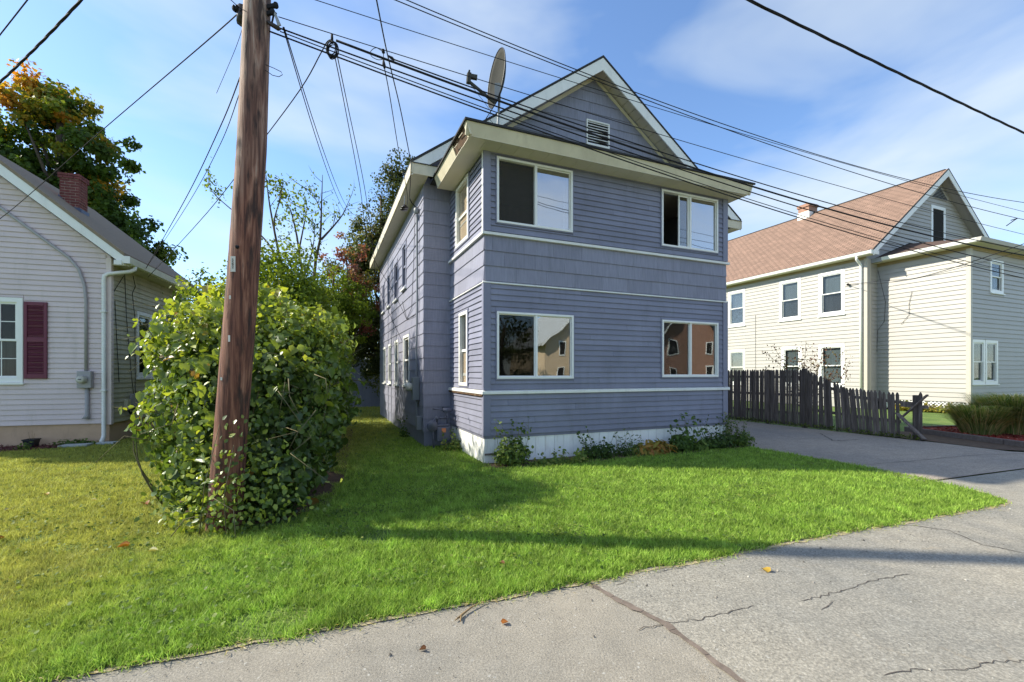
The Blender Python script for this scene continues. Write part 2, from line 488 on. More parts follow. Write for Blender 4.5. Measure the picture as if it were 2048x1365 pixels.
# ------------------------------------------------------------------ mesh helpers
class MB:
    """collects primitive solids into one mesh"""
    def __init__(s):
        s.v = []
        s.f = []

    def add(s, verts, faces):
        o = len(s.v)
        s.v += [tuple(p) for p in verts]
        s.f += [tuple(i + o for i in f) for f in faces]
        return s

    def box(s, x0, x1, y0, y1, z0, z1):
        v = [(x0, y0, z0), (x1, y0, z0), (x1, y1, z0), (x0, y1, z0), (x0, y0, z1), (x1, y0, z1), (x1, y1, z1), (x0, y1, z1)]
        return s.add(v, [(0, 3, 2, 1), (4, 5, 6, 7), (0, 1, 5, 4), (1, 2, 6, 5), (2, 3, 7, 6), (3, 0, 4, 7)])

    def bar(s, p, q, w, h, up=(0, 0, 1)):
        """rectangular bar from p to q"""
        p, q = Vector(p), Vector(q)
        d = (q - p).normalized()
        u = Vector(up)
        a = d.cross(u)
        if a.length < 1e-4:
            a = d.cross(Vector((1, 0, 0)))
        a.normalize()
        b = a.cross(d)
        vs = []
        for c in (p, q):
            for i, j in ((-1, -1), (1, -1), (1, 1), (-1, 1)):
                vs.append(c + a * (i * w / 2) + b * (j * h / 2))
        return s.add(vs, [(0, 1, 2, 3), (7, 6, 5, 4), (0, 4, 5, 1), (1, 5, 6, 2), (2, 6, 7, 3), (3, 7, 4, 0)])

    def prism(s, poly, ext):
        """extrude a planar polygon (3-D points) by vector ext"""
        n = len(poly)
        e = Vector(ext)
        a = [Vector(p) for p in poly]
        b = [p + e for p in a]
        fs = [tuple(range(n))[::-1], tuple(range(n, 2 * n))]
        for i in range(n):
            j = (i + 1) % n
            fs.append((i, j, j + n, i + n))
        return s.add(a + b, fs)

    def tube(s, pts, r, n=8, cap=True):
        pts = [Vector(p) for p in pts]
        rs = r if isinstance(r, (list, tuple)) else [r] * len(pts)
        o = len(s.v)
        m = len(pts)
        ref = None
        for i, p in enumerate(pts):
            d = (pts[min(i + 1, m - 1)] - pts[max(i - 1, 0)])
            d = d.normalized() if d.length > 1e-9 else Vector((0, 0, 1))
            if ref is None:
                ref = Vector((0, 0, 1)) if abs(d.z) < 0.9 else Vector((1, 0, 0))
            a = d.cross(ref)
            if a.length < 1e-5:
                a = d.cross(Vector((0.3, 1, 0.2)))
            a.normalize()
            b = d.cross(a).normalized()
            ref = -b.cross(d) if False else ref
            for k in range(n):
                t = 2 * math.pi * k / n
                s.v.append(tuple(p + (a * math.cos(t) + b * math.sin(t)) * rs[i]))
        for i in range(m - 1):
            for k in range(n):
                k2 = (k + 1) % n
                s.f.append((o + i * n + k, o + i * n + k2, o + (i + 1) * n + k2, o + (i + 1) * n + k))
        if cap:
            s.f.append(tuple(o + k for k in range(n))[::-1])
            s.f.append(tuple(o + (m - 1) * n + k for k in range(n)))
        return s

    def lathe(s, prof, n=16, at=(0, 0, 0), axis='z'):
        """profile of (r, h) turned round an axis"""
        o = len(s.v)
        for r, h in prof:
            for k in range(n):
                t = 2 * math.pi * k / n
                x, y = r * math.cos(t), r * math.sin(t)
                p = {'z': (x, y, h), 'y': (x, h, y), 'x': (h, x, y)}[axis]
                s.v.append((p[0] + at[0], p[1] + at[1], p[2] + at[2]))
        for i in range(len(prof) - 1):
            for k in range(n):
                k2 = (k + 1) % n
                s.f.append((o + i * n + k, o + i * n + k2, o + (i + 1) * n + k2, o + (i + 1) * n + k))
        s.f.append(tuple(o + k for k in range(n))[::-1])
        s.f.append(tuple(o + (len(prof) - 1) * n + k for k in range(n)))
        return s

    def build(s, name, mat, parent=None, loc=(0, 0, 0), rotz=0, smooth=False, bevel=0):
        me = bpy.data.meshes.new(name)
        me.from_pydata(s.v, [], s.f)
        me.validate()
        if smooth:
            me.shade_smooth()
        return link(name, me, mat, parent, loc, rotz, bevel)


def link(name, me, mat, parent=None, loc=(0, 0, 0), rotz=0, bevel=0):
    if mat is not None and len(me.materials) == 0:
        me.materials.append(MAT[mat] if isinstance(mat, str) else mat)
    o = bpy.data.objects.new(name, me)
    COL.objects.link(o)
    o.parent = parent
    o.location = loc
    o.rotation_euler = (0, 0, rotz)
    if bevel:
        b = o.modifiers.new('bevel', 'BEVEL')
        b.width = bevel
        b.segments = 2
        b.limit_method = 'ANGLE'
    return o


def tag(o, label=None, cat=None, group=None, kind=None):
    if label:
        o['label'] = label
    if cat:
        o['category'] = cat
    if group:
        o['group'] = group
    if kind:
        o['kind'] = kind
    return o


def thing(name, label, cat, loc=(0, 0, 0), rotz=0, group=None):
    o = bpy.data.objects.new(name, None)
    COL.objects.link(o)
    o.empty_display_size = 0.2
    o.location = loc
    o.rotation_euler = (0, 0, rotz)
    return tag(o, label, cat, group)


def outward(o):
    """make normals consistent"""
    import bmesh
    bm = bmesh.new()
    bm.from_mesh(o.data)
    bmesh.ops.recalc_face_normals(bm, faces=bm.faces)
    bm.to_mesh(o.data)
    bm.free()
    return o


class Frame:
    """a wall's frame: a runs to the right seen from outside, i runs inward, z up"""
    def __init__(s, ox, oy, rot):
        s.o = Vector((ox, oy, 0))
        s.rot = rot
        s.m = Matrix.Rotation(rot, 3, 'Z')

    def p(s, a, i=0.0, z=0.0):
        return s.o + s.m @ Vector((a, i, z))


_unit = {}


def unit_board(h, tb, tt, mat, lap=0.012):
    k = (round(h, 4), tb, tt, mat)
    if k not in _unit:
        me = bpy.data.meshes.new('board')
        v = []
        for x in (0, 1):
            v += [(x, 0, 0.017), (x, -tb + 0.006, 0.017), (x, -tb + 0.006, 0), (x, -tb, 0), (x, -tb, 0.004), (x, -tt, h + lap), (x, 0, h + lap)]
        n = 7
        f = [tuple(range(n))[::-1], tuple(range(n, 2 * n))] + [(i, (i + 1) % n, (i + 1) % n + n, i + n) for i in range(n)]
        me.from_pydata(v, [], f)
        me.materials.append(MAT[mat])
        _unit[k] = me
    return _unit[k]


def cut(iv, a, b):
    out = []
    for x, y in iv:
        if b <= x or a >= y:
            out.append((x, y))
        else:
            if a > x:
                out.append((x, a))
            if b < y:
                out.append((b, y))
    return out


def cladding(parent, fr, name, mat, a0, a1, z0, z1, h, holes=(), seg=None, gap=0.003, tb=0.026, tt=0.004, clip=None, stagger=True, stuff=None, jit=0.0):
    """courses of boards or shingles on a wall, each piece an object of its own"""
    z = z0
    row = 0
    while z < z1 - 0.02:
        zt = min(z + h, z1)
        iv = [(a0, a1, z, zt)]
        rng = None
        if clip:
            rb, rt = clip(z), clip(zt)
            if rb is None:
                break
            if rt is None:
                m = (rb[0] + rb[1]) / 2
                rt = (m - 0.01, m + 0.01)
            rng = (rb, rt)
            iv = [(max(a0, rb[0]), min(a1, rb[1]), z, zt)]
        pieces = []
        for (x, y, zb, zz) in iv:
            full = [(x, y)]
            extra = []
            for (ha, hb, hz0, hz1) in holes:
                if hz1 <= zb + 0.004 or hz0 >= zz - 0.004:
                    continue
                full = cut(full, ha, hb)
                if hz0 > zb + 0.012:
                    extra.append((max(ha, x), min(hb, y), zb, hz0))
                if hz1 < zz - 0.012:
                    extra.append((max(ha, x), min(hb, y), hz1, zz))
            pieces += [(p, q, zb, zz) for p, q in full] + [e for e in extra if e[1] - e[0] > 0.03]
        for (p, q, zb, zz) in pieces:
            cuts = [p]
            if seg:
                if stagger:
                    off = ((row * 0.618) % 1.0) * seg
                else:
                    off = 0
                c = a0 + off
                while c < q - 0.05:
                    if c > p + 0.05:
                        cuts.append(c)
                    c += seg
            cuts.append(q)
            for u, w in zip(cuts[:-1], cuts[1:]):
                if w - u < 0.02:
                    continue
                uu, ww = u + gap / 2, w - gap / 2
                if rng and rng[0] != rng[1] and (u <= rng[0][0] + 1e-6 or w >= rng[0][1] - 1e-6 or u < rng[1][0] or w > rng[1][1]):
                    rt = rng[1]
                    ut, wt = max(uu, rt[0]), min(ww, rt[1])
                    if wt <= ut:
                        wt = ut + 0.005
                    b = MB()
                    b.add([(uu, 0, zb), (ww, 0, zb), (ww, -tb, zb), (uu, -tb, zb), (ut, 0, zz), (wt, 0, zz), (wt, -tt, zz), (ut, -tt, zz)],
                          [(0, 1, 2, 3), (7, 6, 5, 4), (3, 2, 6, 7), (1, 5, 6, 2), (0, 3, 7, 4), (0, 4, 5, 1)])
                    o = b.build(name, mat, parent, tuple(fr.o), fr.rot)
                else:
                    hh = zz - zb
                    if stuff is not None and stuff[0](u):
                        stuff[1].append((fr, uu, ww, zb, hh))
                        continue
                    o = link(name, unit_board(hh, tb, tt, mat), None, parent, tuple(fr.p(uu, random.uniform(-jit, jit), zb)), fr.rot)
                    o.scale = (ww - uu, 1, 1)
        z += h
        row += 1


def wall_with_holes(mb, a0, a1, z0, z1, t, holes, fr):
    """a wall slab (inner side t behind the face) with rectangular openings, in the frame fr, added to mb in thing space"""
    xs = sorted(set([a0, a1] + [h[0] for h in holes] + [h[1] for h in holes]))
    zs = sorted(set([z0, z1] + [h[2] for h in holes] + [h[3] for h in holes]))
    xs = [x for x in xs if a0 <= x <= a1]
    zs = [q for q in zs if z0 <= q <= z1]
    for x0, x1 in zip(xs[:-1], xs[1:]):
        run = None
        for q0, q1 in zip(zs[:-1], zs[1:]):
            cx, cz = (x0 + x1) / 2, (q0 + q1) / 2
            solid = not any(h[0] < cx < h[1] and h[2] < cz < h[3] for h in holes)
            if solid:
                run = (run[0], q1) if run else (q0, q1)
            if (not solid or q1 == zs[-1]) and run:
                vs = [fr.p(x, i, q) for q in run for (x, i) in ((x0, 0), (x1, 0), (x1, t), (x0, t))]
                mb.add(vs, [(0, 3, 2, 1), (4, 5, 6, 7), (0, 1, 5, 4), (1, 2, 6, 5), (2, 3, 7, 6), (3, 0, 4, 7)])
                run = None


def ring(mb, a0, a1, z0, z1, w, i0, i1, wb=None, wt=None):
    """rectangular frame of width w between depths i0..i1 in frame space"""
    wb = w if wb is None else wb
    wt = w if wt is None else wt
    mb.box(a0, a0 + w, i0, i1, z0, z1)
    mb.box(a1 - w, a1, i0, i1, z0, z1)
    mb.box(a0 + w, a1 - w, i0, i1, z0, z0 + wb)
    mb.box(a0 + w, a1 - w, i0, i1, z1 - wt, z1)
    return mb


def window_hung(parent, fr, a0, a1, z0, z1, cas=0.09, mat='vinyl_white', grid=None, upper='curtain', lower='dark', depth=0.10, sill=True, proud=0.03, glass='glass_dim', split=0.5, sillmat=None):
    """double hung window: casing (the part) > sashes, panes sill"""
    L, r = tuple(fr.o), fr.rot
    w = ring(MB(), a0, a1, z0, z1, cas, -proud, 0.02)
    win = w.build('window', mat, parent, L, r)
    b0, b1, y0, y1 = a0 + cas, a1 - cas, z0 + cas, z1 - cas
    zm = y0 + (y1 - y0) * split
    s = 0.045
    ring(MB(), b0, b1, zm - 0.02, y1, s, 0.004, 0.032).build('sash', mat, win)
    ring(MB(), b0, b1, y0, zm + 0.02, s, 0.034, 0.062).build('sash', mat, win)
    MB().box(b0 + s, b1 - s, 0.016, 0.020, zm + 0.025, y1 - s).build('pane', glass, win)
    MB().box(b0 + s, b1 - s, 0.046, 0.050, y0 + s, zm - 0.025).build('pane', glass, win)
    MB().box(b0, b1, depth, depth + 0.01, zm, y1).build('curtain', upper, win)
    MB().box(b0, b1, depth + 0.012, depth + 0.022, y0, zm).build('curtain', lower, win)  # panels in the dark material stand for the unlit room, not cloth
    if grid:
        nx, nz = grid
        g = MB()
        for (q0, q1, i) in ((zm + 0.025, y1 - s, 0.010), (y0 + s, zm - 0.025, 0.040)):
            for k in range(1, nx):
                x = b0 + s + (b1 - b0 - 2 * s) * k / nx
                g.box(x - 0.009, x + 0.009, i, i + 0.005, q0, q1)
            for k in range(1, nz):
                q = q0 + (q1 - q0) * k / nz
                g.box(b0 + s, b1 - s, i + 0.0006, i + 0.0056, q - 0.009, q + 0.009)
        g.build('muntin', mat, win)
    if sill:
        MB().box(a0 - 0.03, a1 + 0.03, -proud - 0.045, 0.0, z0 - 0.045, z0 - 0.002).build('sill', sillmat or mat, win)
    return win


def np_mesh(name, verts, faces, mat, parent=None, tint=None, smooth=False, uv=None):
    """verts (N,3) and faces (M,k) arrays to an object, with a per-vertex tint"""
    me = bpy.data.meshes.new(name)
    nv, (nf, k) = len(verts), faces.shape
    me.vertices.add(nv)
    me.vertices.foreach_set('co', np.ascontiguousarray(verts, dtype=np.float32).ravel())
    me.loops.add(nf * k)
    me.loops.foreach_set('vertex_index', np.ascontiguousarray(faces, dtype=np.int32).ravel())
    me.polygons.add(nf)
    me.polygons.foreach_set('loop_start', np.arange(0, nf * k, k, dtype=np.int32))
    if tint is not None:
        a = me.attributes.new('tint', 'FLOAT', 'POINT')
        a.data.foreach_set('value', np.ascontiguousarray(tint, dtype=np.float32))
    me.update(calc_edges=True)
    if smooth:
        me.shade_smooth()
    return link(name, me, mat, parent)


# leaf outlines: x across, y along, z cup.  faces are quads
LEAF_OVAL = (np.array([(0, 0, 0), (0.28, 0.32, 0.07), (0, 0.42, 0), (-0.28, 0.32, 0.07), (0.2, 0.72, 0.04), (0, 1.0, -0.05), (-0.2, 0.72, 0.04)], float),
             np.array([(0, 1, 2, 3), (2, 1, 4, 5), (3, 2, 5, 6)]))
LEAF_VINE = (np.array([(0, 0.06, -0.02), (0.30, -0.06, 0.10), (0.50, 0.28, 0.20), (0.36, 0.62, 0.10), (0, 0.45, -0.05), (0, 1.0, -0.22), (-0.36, 0.62, 0.10), (-0.50, 0.28, 0.20), (-0.30, -0.06, 0.10)], float),
             np.array([(0, 1, 2, 4), (4, 2, 3, 5), (0, 4, 7, 8), (4, 5, 6, 7)]))
LEAF_QUAD = (np.array([(0, 0, 0), (0.33, 0.5, 0.06), (0, 1.0, -0.03), (-0.33, 0.5, 0.06)], float), np.array([(0, 1, 2, 3)]))
LEAF_BLADE = (np.array([(-0.5, 0, 0), (0.5, 0, 0), (0.32, 0.55, 0.10), (-0.32, 0.55, 0.10), (0.10, 0.9, 0.32), (-0.10, 0.9, 0.32)], float),
              np.array([(0, 1, 2, 3), (3, 2, 4, 5)]))


def unitv(a):
    return a / np.maximum(np.linalg.norm(a, axis=1, keepdims=True), 1e-9)


def leaves(name, pts, nrm, size, mat, parent, shape=LEAF_OVAL, aspect=1.0, tint=None, droop=0.5, spread=0.6, down=True, rng=RNG):
    """leaf blades at pts facing roughly along nrm; tips hang down when droop > 0"""
    n = len(pts)
    tv, tf = shape
    nr = unitv(nrm + rng.normal(0, spread, (n, 3)))
    tip = rng.normal(0, 1, (n, 3))
    tip[:, 2] -= droop * 2.0
    tip = tip - nr * (tip * nr).sum(1, keepdims=True)
    tip = unitv(tip)
    sd = np.cross(tip, nr)
    sz = np.asarray(size) * rng.uniform(0.65, 1.25, n) if np.isscalar(size) else size
    V = (pts[:, None, :] + sz[:, None, None] * (aspect * tv[None, :, 0, None] * sd[:, None, :] + tv[None, :, 1, None] * tip[:, None, :] + tv[None, :, 2, None] * nr[:, None, :]))
    k = len(tv)
    F = (tf[None] + (np.arange(n) * k)[:, None, None]).reshape(-1, tf.shape[1])
    if tint is None:
        tint = rng.random(n)
    return np_mesh(name, V.reshape(-1, 3), F, mat, parent, np.repeat(tint, k))


def ell_points(ells, n, shell=0.35, rng=RNG, zmin=0.02):
    """points spread through the outer shell of a union of ellipsoids, and outward normals"""
    vols = np.array([e[3] * e[4] * e[5] for e in ells]) ** 0.67
    cnt = rng.multinomial(n, vols / vols.sum())
    P, N = [], []
    for e, c in zip(ells, cnt):
        d = unitv(rng.normal(0, 1, (c, 3)))
        r = 1 - shell * rng.random((c, 1)) ** 1.4 + 0.05 * rng.normal(0, 1, (c, 1))
        # lumps on the surface
        l = 0.10 * np.sin(d[:, :1] * 7 + e[0] * 3) * np.cos(d[:, 1:2] * 6 + e[1]) + 0.08 * np.sin(d[:, 2:3] * 9 + e[0])
        p = np.array(e[:3]) + d * np.array(e[3:6]) * (r + l)
        P.append(p)
        N.append(unitv(d / np.array(e[3:6])))
    P, N = np.vstack(P), np.vstack(N)
    k = P[:, 2] > zmin
    return P[k], N[k]


def ridge_roof_uv(o, u_axis, s_axis):
    me = o.data
    uv = me.uv_layers.new(name='UVMap')
    u, s_ = Vector(u_axis), Vector(s_axis)
    for lp in me.loops:
        c = me.vertices[lp.vertex_index].co
        uv.data[lp.index].uv = (c.dot(u), c.dot(s_))


# ------------------------------------------------------------------ the ground, road, driveway, beds
def sheet(name, poly, z, mat, kind='structure', thick=None):
    b = MB()
    if thick:
        b.prism([(x, y, z - thick) for x, y in poly], (0, 0, thick))
    else:
        b.add([(x, y, z) for x, y in poly], [tuple(range(len(poly)))])
    o = b.build(name, mat)
    outward(o) if thick else None
    if not thick and o.data.polygons[0].normal.z < 0:
        o.data.flip_normals()
    o['kind'] = kind
    return o


def wob(pts, amp=0.03, step=0.25):
    """a polyline resampled with a little raggedness"""
    out = []
    for (x0, y0), (x1, y1) in zip(pts[:-1], pts[1:]):
        L = math.hypot(x1 - x0, y1 - y0)
        n = max(1, int(L / step))
        for k in range(n):
            t = k / n
            out.append((x0 + (x1 - x0) * t + random.uniform(-amp, amp), y0 + (y1 - y0) * t + random.uniform(-amp, amp)))
    out.append(pts[-1])
    return out


sheet('ground', [(-320, -320), (320, -320), (320, 320), (-320, 320)], -0.03, 'ground')
ROADDIR = Vector((0.939, 0.344))
NRM = Vector((0.344, -0.939))
ra = Vector((6.08, 6.6))
p0, p1 = ra - ROADDIR * 60, ra + ROADDIR * 60
q0, q1 = p0 + NRM * 9.2, p1 + NRM * 9.2
sheet('road', [tuple(p0), tuple(q0), tuple(q1), tuple(p1)], 0.000, 'road')
# the coarser lane right of the seam
seam = [(0.58, 3.43), (0.80, 3.10), (0.98, 2.86), (1.08, 2.62), (1.18, 2.35), (1.34, 2.05), (1.52, 1.72), (1.95, 1.0)]
far = Vector((1.95, 1.0)) + NRM * 4.6
s_top = [(0.58, 3.43), (0.2, 4.45), tuple(p1), tuple(p1 + NRM * 7.0)]
sheet('road_patch', seam + [(3.2, -3.0)] + [tuple(p1 + NRM * 8.0), tuple(p1), (0.25, 4.44)], 0.004, 'road2')


def ribbon(name, pts, w, z, mat, kind='structure', taper=True):
    """a thin strip along a line; each piece lies a hair above or below the next so that none share a plane"""
    b = MB()
    n = len(pts)
    L = []
    for i, (x, y) in enumerate(pts):
        d = Vector(pts[min(i + 1, n - 1)]) - Vector(pts[max(i - 1, 0)])
        d.normalize()
        k = w * random.uniform(0.55, 1.2) / 2 * (0.25 if taper and i in (0, n - 1) else 1)
        L.append(((x - d.y * k, y + d.x * k), (x + d.y * k, y - d.x * k)))
    for i in range(n - 1):
        zz = z + (i % 4) * 0.0007
        (a0, a1), (b0, b1) = L[i], L[i + 1]
        b.add([(a0[0], a0[1], zz), (a1[0], a1[1], zz), (b1[0], b1[1], zz), (b0[0], b0[1], zz)], [(0, 1, 2, 3)])
    o = b.build(name, mat)
    o['kind'] = kind
    if o.data.polygons[0].normal.z < 0:
        o.data.flip_normals()
    return o


ribbon('road_seam', wob(seam, 0.008, 0.06), 0.050, 0.0055, 'seam', taper=False)
CR = lambda u, v: ((u - 1024) / (v - 748) * 1.6, 897 * 1.6 / (v - 748))
for pl in ([(1275, 1262), (1330, 1248), (1402, 1240), (1455, 1228), (1510, 1212)], [(1600, 1205), (1676, 1186), (1705, 1176), (1745, 1162), (1820, 1150)],
           [(1880, 1342), (1950, 1338), (1995, 1325), (2060, 1326), (2160, 1310)], [(1323, 1146), (1355, 1138), (1372, 1136)], [(1640, 1222), (1668, 1205)],
           [(1230, 1172), (1255, 1163)], [(1770, 1352), (1850, 1340), (1870, 1352)]):
    ribbon('road_crack', wob([CR(*p) for p in pl], 0.014, 0.035), 0.0065, 0.0061, 'crack')
ribbon('road_crack', wob([CR(1800, 1050), CR(1900, 1062), CR(1960, 1090), CR(2060, 1110)], 0.015, 0.08), 0.012, 0.0061, 'crack')

# driveway: from the road line back between the houses
drive = [(6.0, 6.58), (5.7, 8.1), (5.2, 9.7), (4.9, 10.5), (2.5, 16.5), (0.5, 21.5), (4.2, 23.2), (6.9, 17.2), (8.7, 12.9), (9.4, 11.4), (9.9, 10.2), (10.2, 9.2), (11.5, 8.65)]
sheet('driveway', drive, 0.008, 'drive')
ribbon('driveway_crack', wob([CR(1640, 868), (7.6, 10.6), CR(1720, 880)], 0.02, 0.1), 0.03, 0.012, 'crack')
ribbon('driveway_crack', wob([CR(1560, 872), CR(1600, 880), CR(1640, 879), CR(1700, 886)], 0.02, 0.1), 0.02, 0.012, 'crack')
ribbon('driveway_seam', wob([(5.9, 7.75), (7.2, 8.15), (9.0, 8.75), (10.6, 9.0)], 0.02, 0.2), 0.014, 0.012, 'crack')
# gravelly coarse mouth of the driveway
sheet('driveway_mouth', [(6.05, 6.62), (5.85, 7.4), (7.3, 8.1), (8.2, 7.95), (9.2, 7.75)], 0.0125, 'road2')
bpy.data.objects['driveway_mouth'].data.materials[0] = MAT['drive']
sheet('verge', wob([(9.2, 12.4), (9.75, 10.9), (10.1, 9.4), (11.5, 8.9), (11.8, 9.2), (11.05, 10.0), (10.85, 12.3), (9.9, 12.6)], 0.04, 0.3), 0.0165, 'soil')

# lawn
ROADEDGE = [(-14.0, -1.9), (-9.0, -0.07), (-2.32, 2.384), (0.56, 3.44), (3.05, 4.40), (6.02, 5.48)]
edge = wob(ROADEDGE, 0.028, 0.12)
tip = [(6.17, 5.62), (6.25, 5.85), (6.27, 6.2)]
dedge = wob([(6.25, 6.4), (6.22, 6.8), (5.93, 7.9), (5.24, 9.6), (4.95, 10.4), (2.0, 17.0)], 0.02, 0.2)
LAWN = edge + tip + dedge + [(-1, 24), (-4, 40), (-40, 40), (-40, -11.5)]
sheet('lawn', LAWN, 0.0105, 'ground')
ribbon('lawn_edge', wob([(x + 0.01, y - 0.015) for x, y in ROADEDGE[1:]] + [(6.2, 5.58), (6.3, 5.9)], 0.02, 0.10), 0.045, 0.0055, 'verge', taper=False)
ribbon('lawn_edge', wob([(6.30, 6.0), (6.27, 6.8), (5.98, 7.9), (5.3, 9.5)], 0.02, 0.12), 0.04, 0.0145, 'verge', taper=False)

BH = Vector((-0.484, 7.9, 0))
BROT = math.atan2(0.385, 0.923)
BE1, BE2 = Vector((0.923, 0.385, 0)), Vector((-0.385, 0.923, 0))


def bw(x, y, z=0.0):
    return BH + BE1 * x + BE2 * y + Vector((0, 0, z))


LH = Vector((-9.2206, 10.3, 0))
LE1, LE2 = Vector((0.9546, 0.2977, 0)), Vector((-0.2977, 0.9546, 0))
LROT = math.atan2(0.2977, 0.9546)


def lw(x, y, z=0.0):
    return LH + LE1 * x + LE2 * y + Vector((0, 0, z))


# beds
sheet('mulch_bed', [tuple(lw(*p).xy) for p in wob([(-4.9, -0.02), (-4.9, -1.1), (-2.3, -1.0), (-1.3, -0.85), (-0.75, -0.5), (-0.35, -0.02)], 0.05, 0.3)], 0.018, 'mulch_dark')
sheet('plant_bed', [tuple(bw(*p).xy) for p in wob([(-0.1, 0.0), (-0.12, -0.28), (0.6, -0.55), (1.6, -0.62), (3.2, -0.5), (4.5, -0.55), (5.9, -0.5), (6.2, -0.1), (6.0, 0.3)], 0.04, 0.25)], 0.018, 'soil')
sheet('hedge_soil', [(-2.55, 4.75), (-2.2, 5.4), (-2.6, 7.0), (-4.6, 13.0), (-6.2, 13.0), (-5.1, 7.4), (-4.2, 5.6), (-3.3, 4.7)], 0.018, 'soil')

# ------------------------------------------------------------------ blue house
H = thing('blue_house', 'blue-grey two-storey house with a boxed-in front porch and sliding windows', 'house', tuple(BH), BROT)
FF = Frame(0, 0, 0)
FL = Frame(0, 0, -math.pi / 2)
FR = Frame(5.75, 0, math.pi / 2)
MF = Frame(0, 2.3, 0)
ML = Frame(-0.6, 0, -math.pi / 2)
MRt = Frame(8.1, 0, math.pi / 2)
fw = [(0.22, 1.76, 4.29, 5.46), (3.90, 5.47, 4.28, 5.46), (0.22, 1.78, 1.51, 2.71), (3.91, 5.48, 1.53, 2.73)]
lwin = [(-1.74, -0.86, 4.24, 5.48), (-1.50, -0.92, 1.36, 2.84)]
sidew = [(-4.95, -4.05, 1.30, 2.62), (-6.6, -5.85, 1.28, 2.60), (-8.05, -7.4, 1.28, 2.58), (-9.5, -8.8, 1.28, 2.55),
         (-5.15, -4.50, 3.90, 5.12), (-6.70, -5.98, 3.82, 4.98), (-8.3, -7.65, 3.85, 4.95), (-9.75, -9.15, 3.85, 4.9)]
grow = lambda hs, k: [(a - k, b + k, c - k, d + k) for a, b, c, d in hs]
inn = lambda hs, k: [(a + k, b - k, c + k, d - k) for a, b, c, d in hs]

w = MB()
wall_with_holes(w, 0, 5.75, 0.45, 5.62, 0.12, inn(fw, 0.03), FF)
wall_with_holes(w, -2.3, -0.12, 0.45, 5.62, 0.12, inn(lwin, 0.05), FL)
wall_with_holes(w, 0.12, 2.3, 0.0, 5.62, 0.12, [], FR)
wall_with_holes(w, -10.7, -2.3, 0.0, 5.9, 0.14, inn(sidew, 0.05), ML)
wall_with_holes(w, 2.3, 10.7, 0.0, 5.9, 0.14, [], MRt)
wall_with_holes(w, -0.46, 7.96, 0.0, 5.80, 0.14, [], MF)
w.box(-0.46, 7.96, 10.56, 10.7, 0, 5.8)
ZR = lambda x: 6.0 - 0.17 + 0.727 * (min(x, 7.51 - x) + 0.95)
w.prism([(-0.46, 2.305, 5.80), (7.96, 2.305, 5.80), (7.96, 2.305, 5.86), (3.77, 2.305, ZR(3.755) - 0.02), (-0.46, 2.305, 5.86)], (0, 0.14, 0))
w.prism([(-0.46, 10.55, 5.80), (7.96, 10.55, 5.80), (7.96, 10.55, 5.86), (3.77, 10.55, ZR(3.755) - 0.02), (-0.46, 10.55, 5.86)], (0, 0.14, 0))
outward(w.build('wall', 'blue', H))
MB().box(0.125, 5.62, 0.125, 2.29, 0.86, 0.92).box(0.125, 5.62, 0.125, 2.29, 3.36, 3.42).build('floor', 'wood_in', H)
MB().box(0.125, 5.62, 0.125, 2.29, 2.92, 2.96).box(0.125, 5.62, 0.125, 2.29, 5.56, 5.60).build('ceiling', 'ceil_in', H)
MB().box(0.125, 5.62, 2.262, 2.292, 0.93, 2.91).box(0.125, 5.62, 2.262, 2.292, 3.43, 5.55).build('interior_wall', 'wood_in', H)
MB().box(4.55, 5.25, 2.22, 2.258, 0.95, 2.75).box(4.55, 5.2, 2.22, 2.258, 3.45, 4.85).build('inner_door', 'curtain', H)

B_H = 0.106
# cladding on the porch
hz = grow(fw, 0.012)
cladding(H, FF, 'clapboard', 'blue', 0.11, 5.63, 4.125, 5.56, B_H, hz, seg=3.66)
cladding(H, FF, 'clapboard', 'blue', 0.11, 5.63, 1.315, 3.195, B_H, hz, seg=3.66)
cladding(H, FF, 'clapboard', 'blue', 0.11, 5.63, 0.505, 1.235, B_H, [], seg=3.66)
hz = grow(lwin, 0.012)
cladding(H, FL, 'clapboard', 'blue', -2.3, -0.06, 4.125, 5.56, B_H, hz)
cladding(H, FL, 'clapboard', 'blue', -2.3, -0.06, 1.315, 3.195, B_H, hz)
cladding(H, FL, 'clapboard', 'blue', -2.3, -0.06, 0.505, 1.235, B_H, [])
cladding(H, FF, 'shingle', 'blue_shingle', 0.0, 5.75, 3.245, 4.05, 0.268, [], seg=0.61, tb=0.020, tt=0.004)
cladding(H, FL, 'shingle', 'blue_shingle', -2.3, -0.003, 3.245, 4.05, 0.268, [], seg=0.61, tb=0.020, tt=0.004)
stuffl = []
gs = grow(sidew, 0.012)
cladding(H, ML, 'shingle', 'blue_shingle', -10.7, -2.3, 0.34, 5.70, 0.268, gs, seg=0.61, tb=0.020, tt=0.004, stuff=(lambda a: a < -4.2, stuffl), jit=0.001)
sm = MB()
for (fr, a, b, z, hh) in stuffl:
    pts = [fr.p(a, 0, z), fr.p(a, -0.020, z), fr.p(a, -0.004, z + hh + 0.01), fr.p(a, 0, z + hh + 0.01)]
    sm.prism(pts, fr.p(b, 0, z) - fr.p(a, 0, z))
o = outward(sm.build('far_shingles', 'blue_shingle', H))
o['kind'] = 'stuff'
cladding(H, MF, 'shingle', 'blue_shingle', -0.614, -0.003, 0.34, 5.70, 0.268, [], seg=0.62, tb=0.020, tt=0.004, stagger=False)
gcl = lambda z: (None if z > ZR(3.755) - 0.05 else (max(-0.6, (z - 5.83) / 0.727 - 0.95), min(8.1, 8.46 - (z - 5.83) / 0.727)))
vent = (3.52, 4.21, 7.42, 8.06)
cladding(H, MF, 'shingle', 'blue_shingle', -0.6, 8.1, 6.10, 9.2, 0.268, grow([vent], 0.01), seg=0.61, tb=0.020, tt=0.004, clip=gcl)

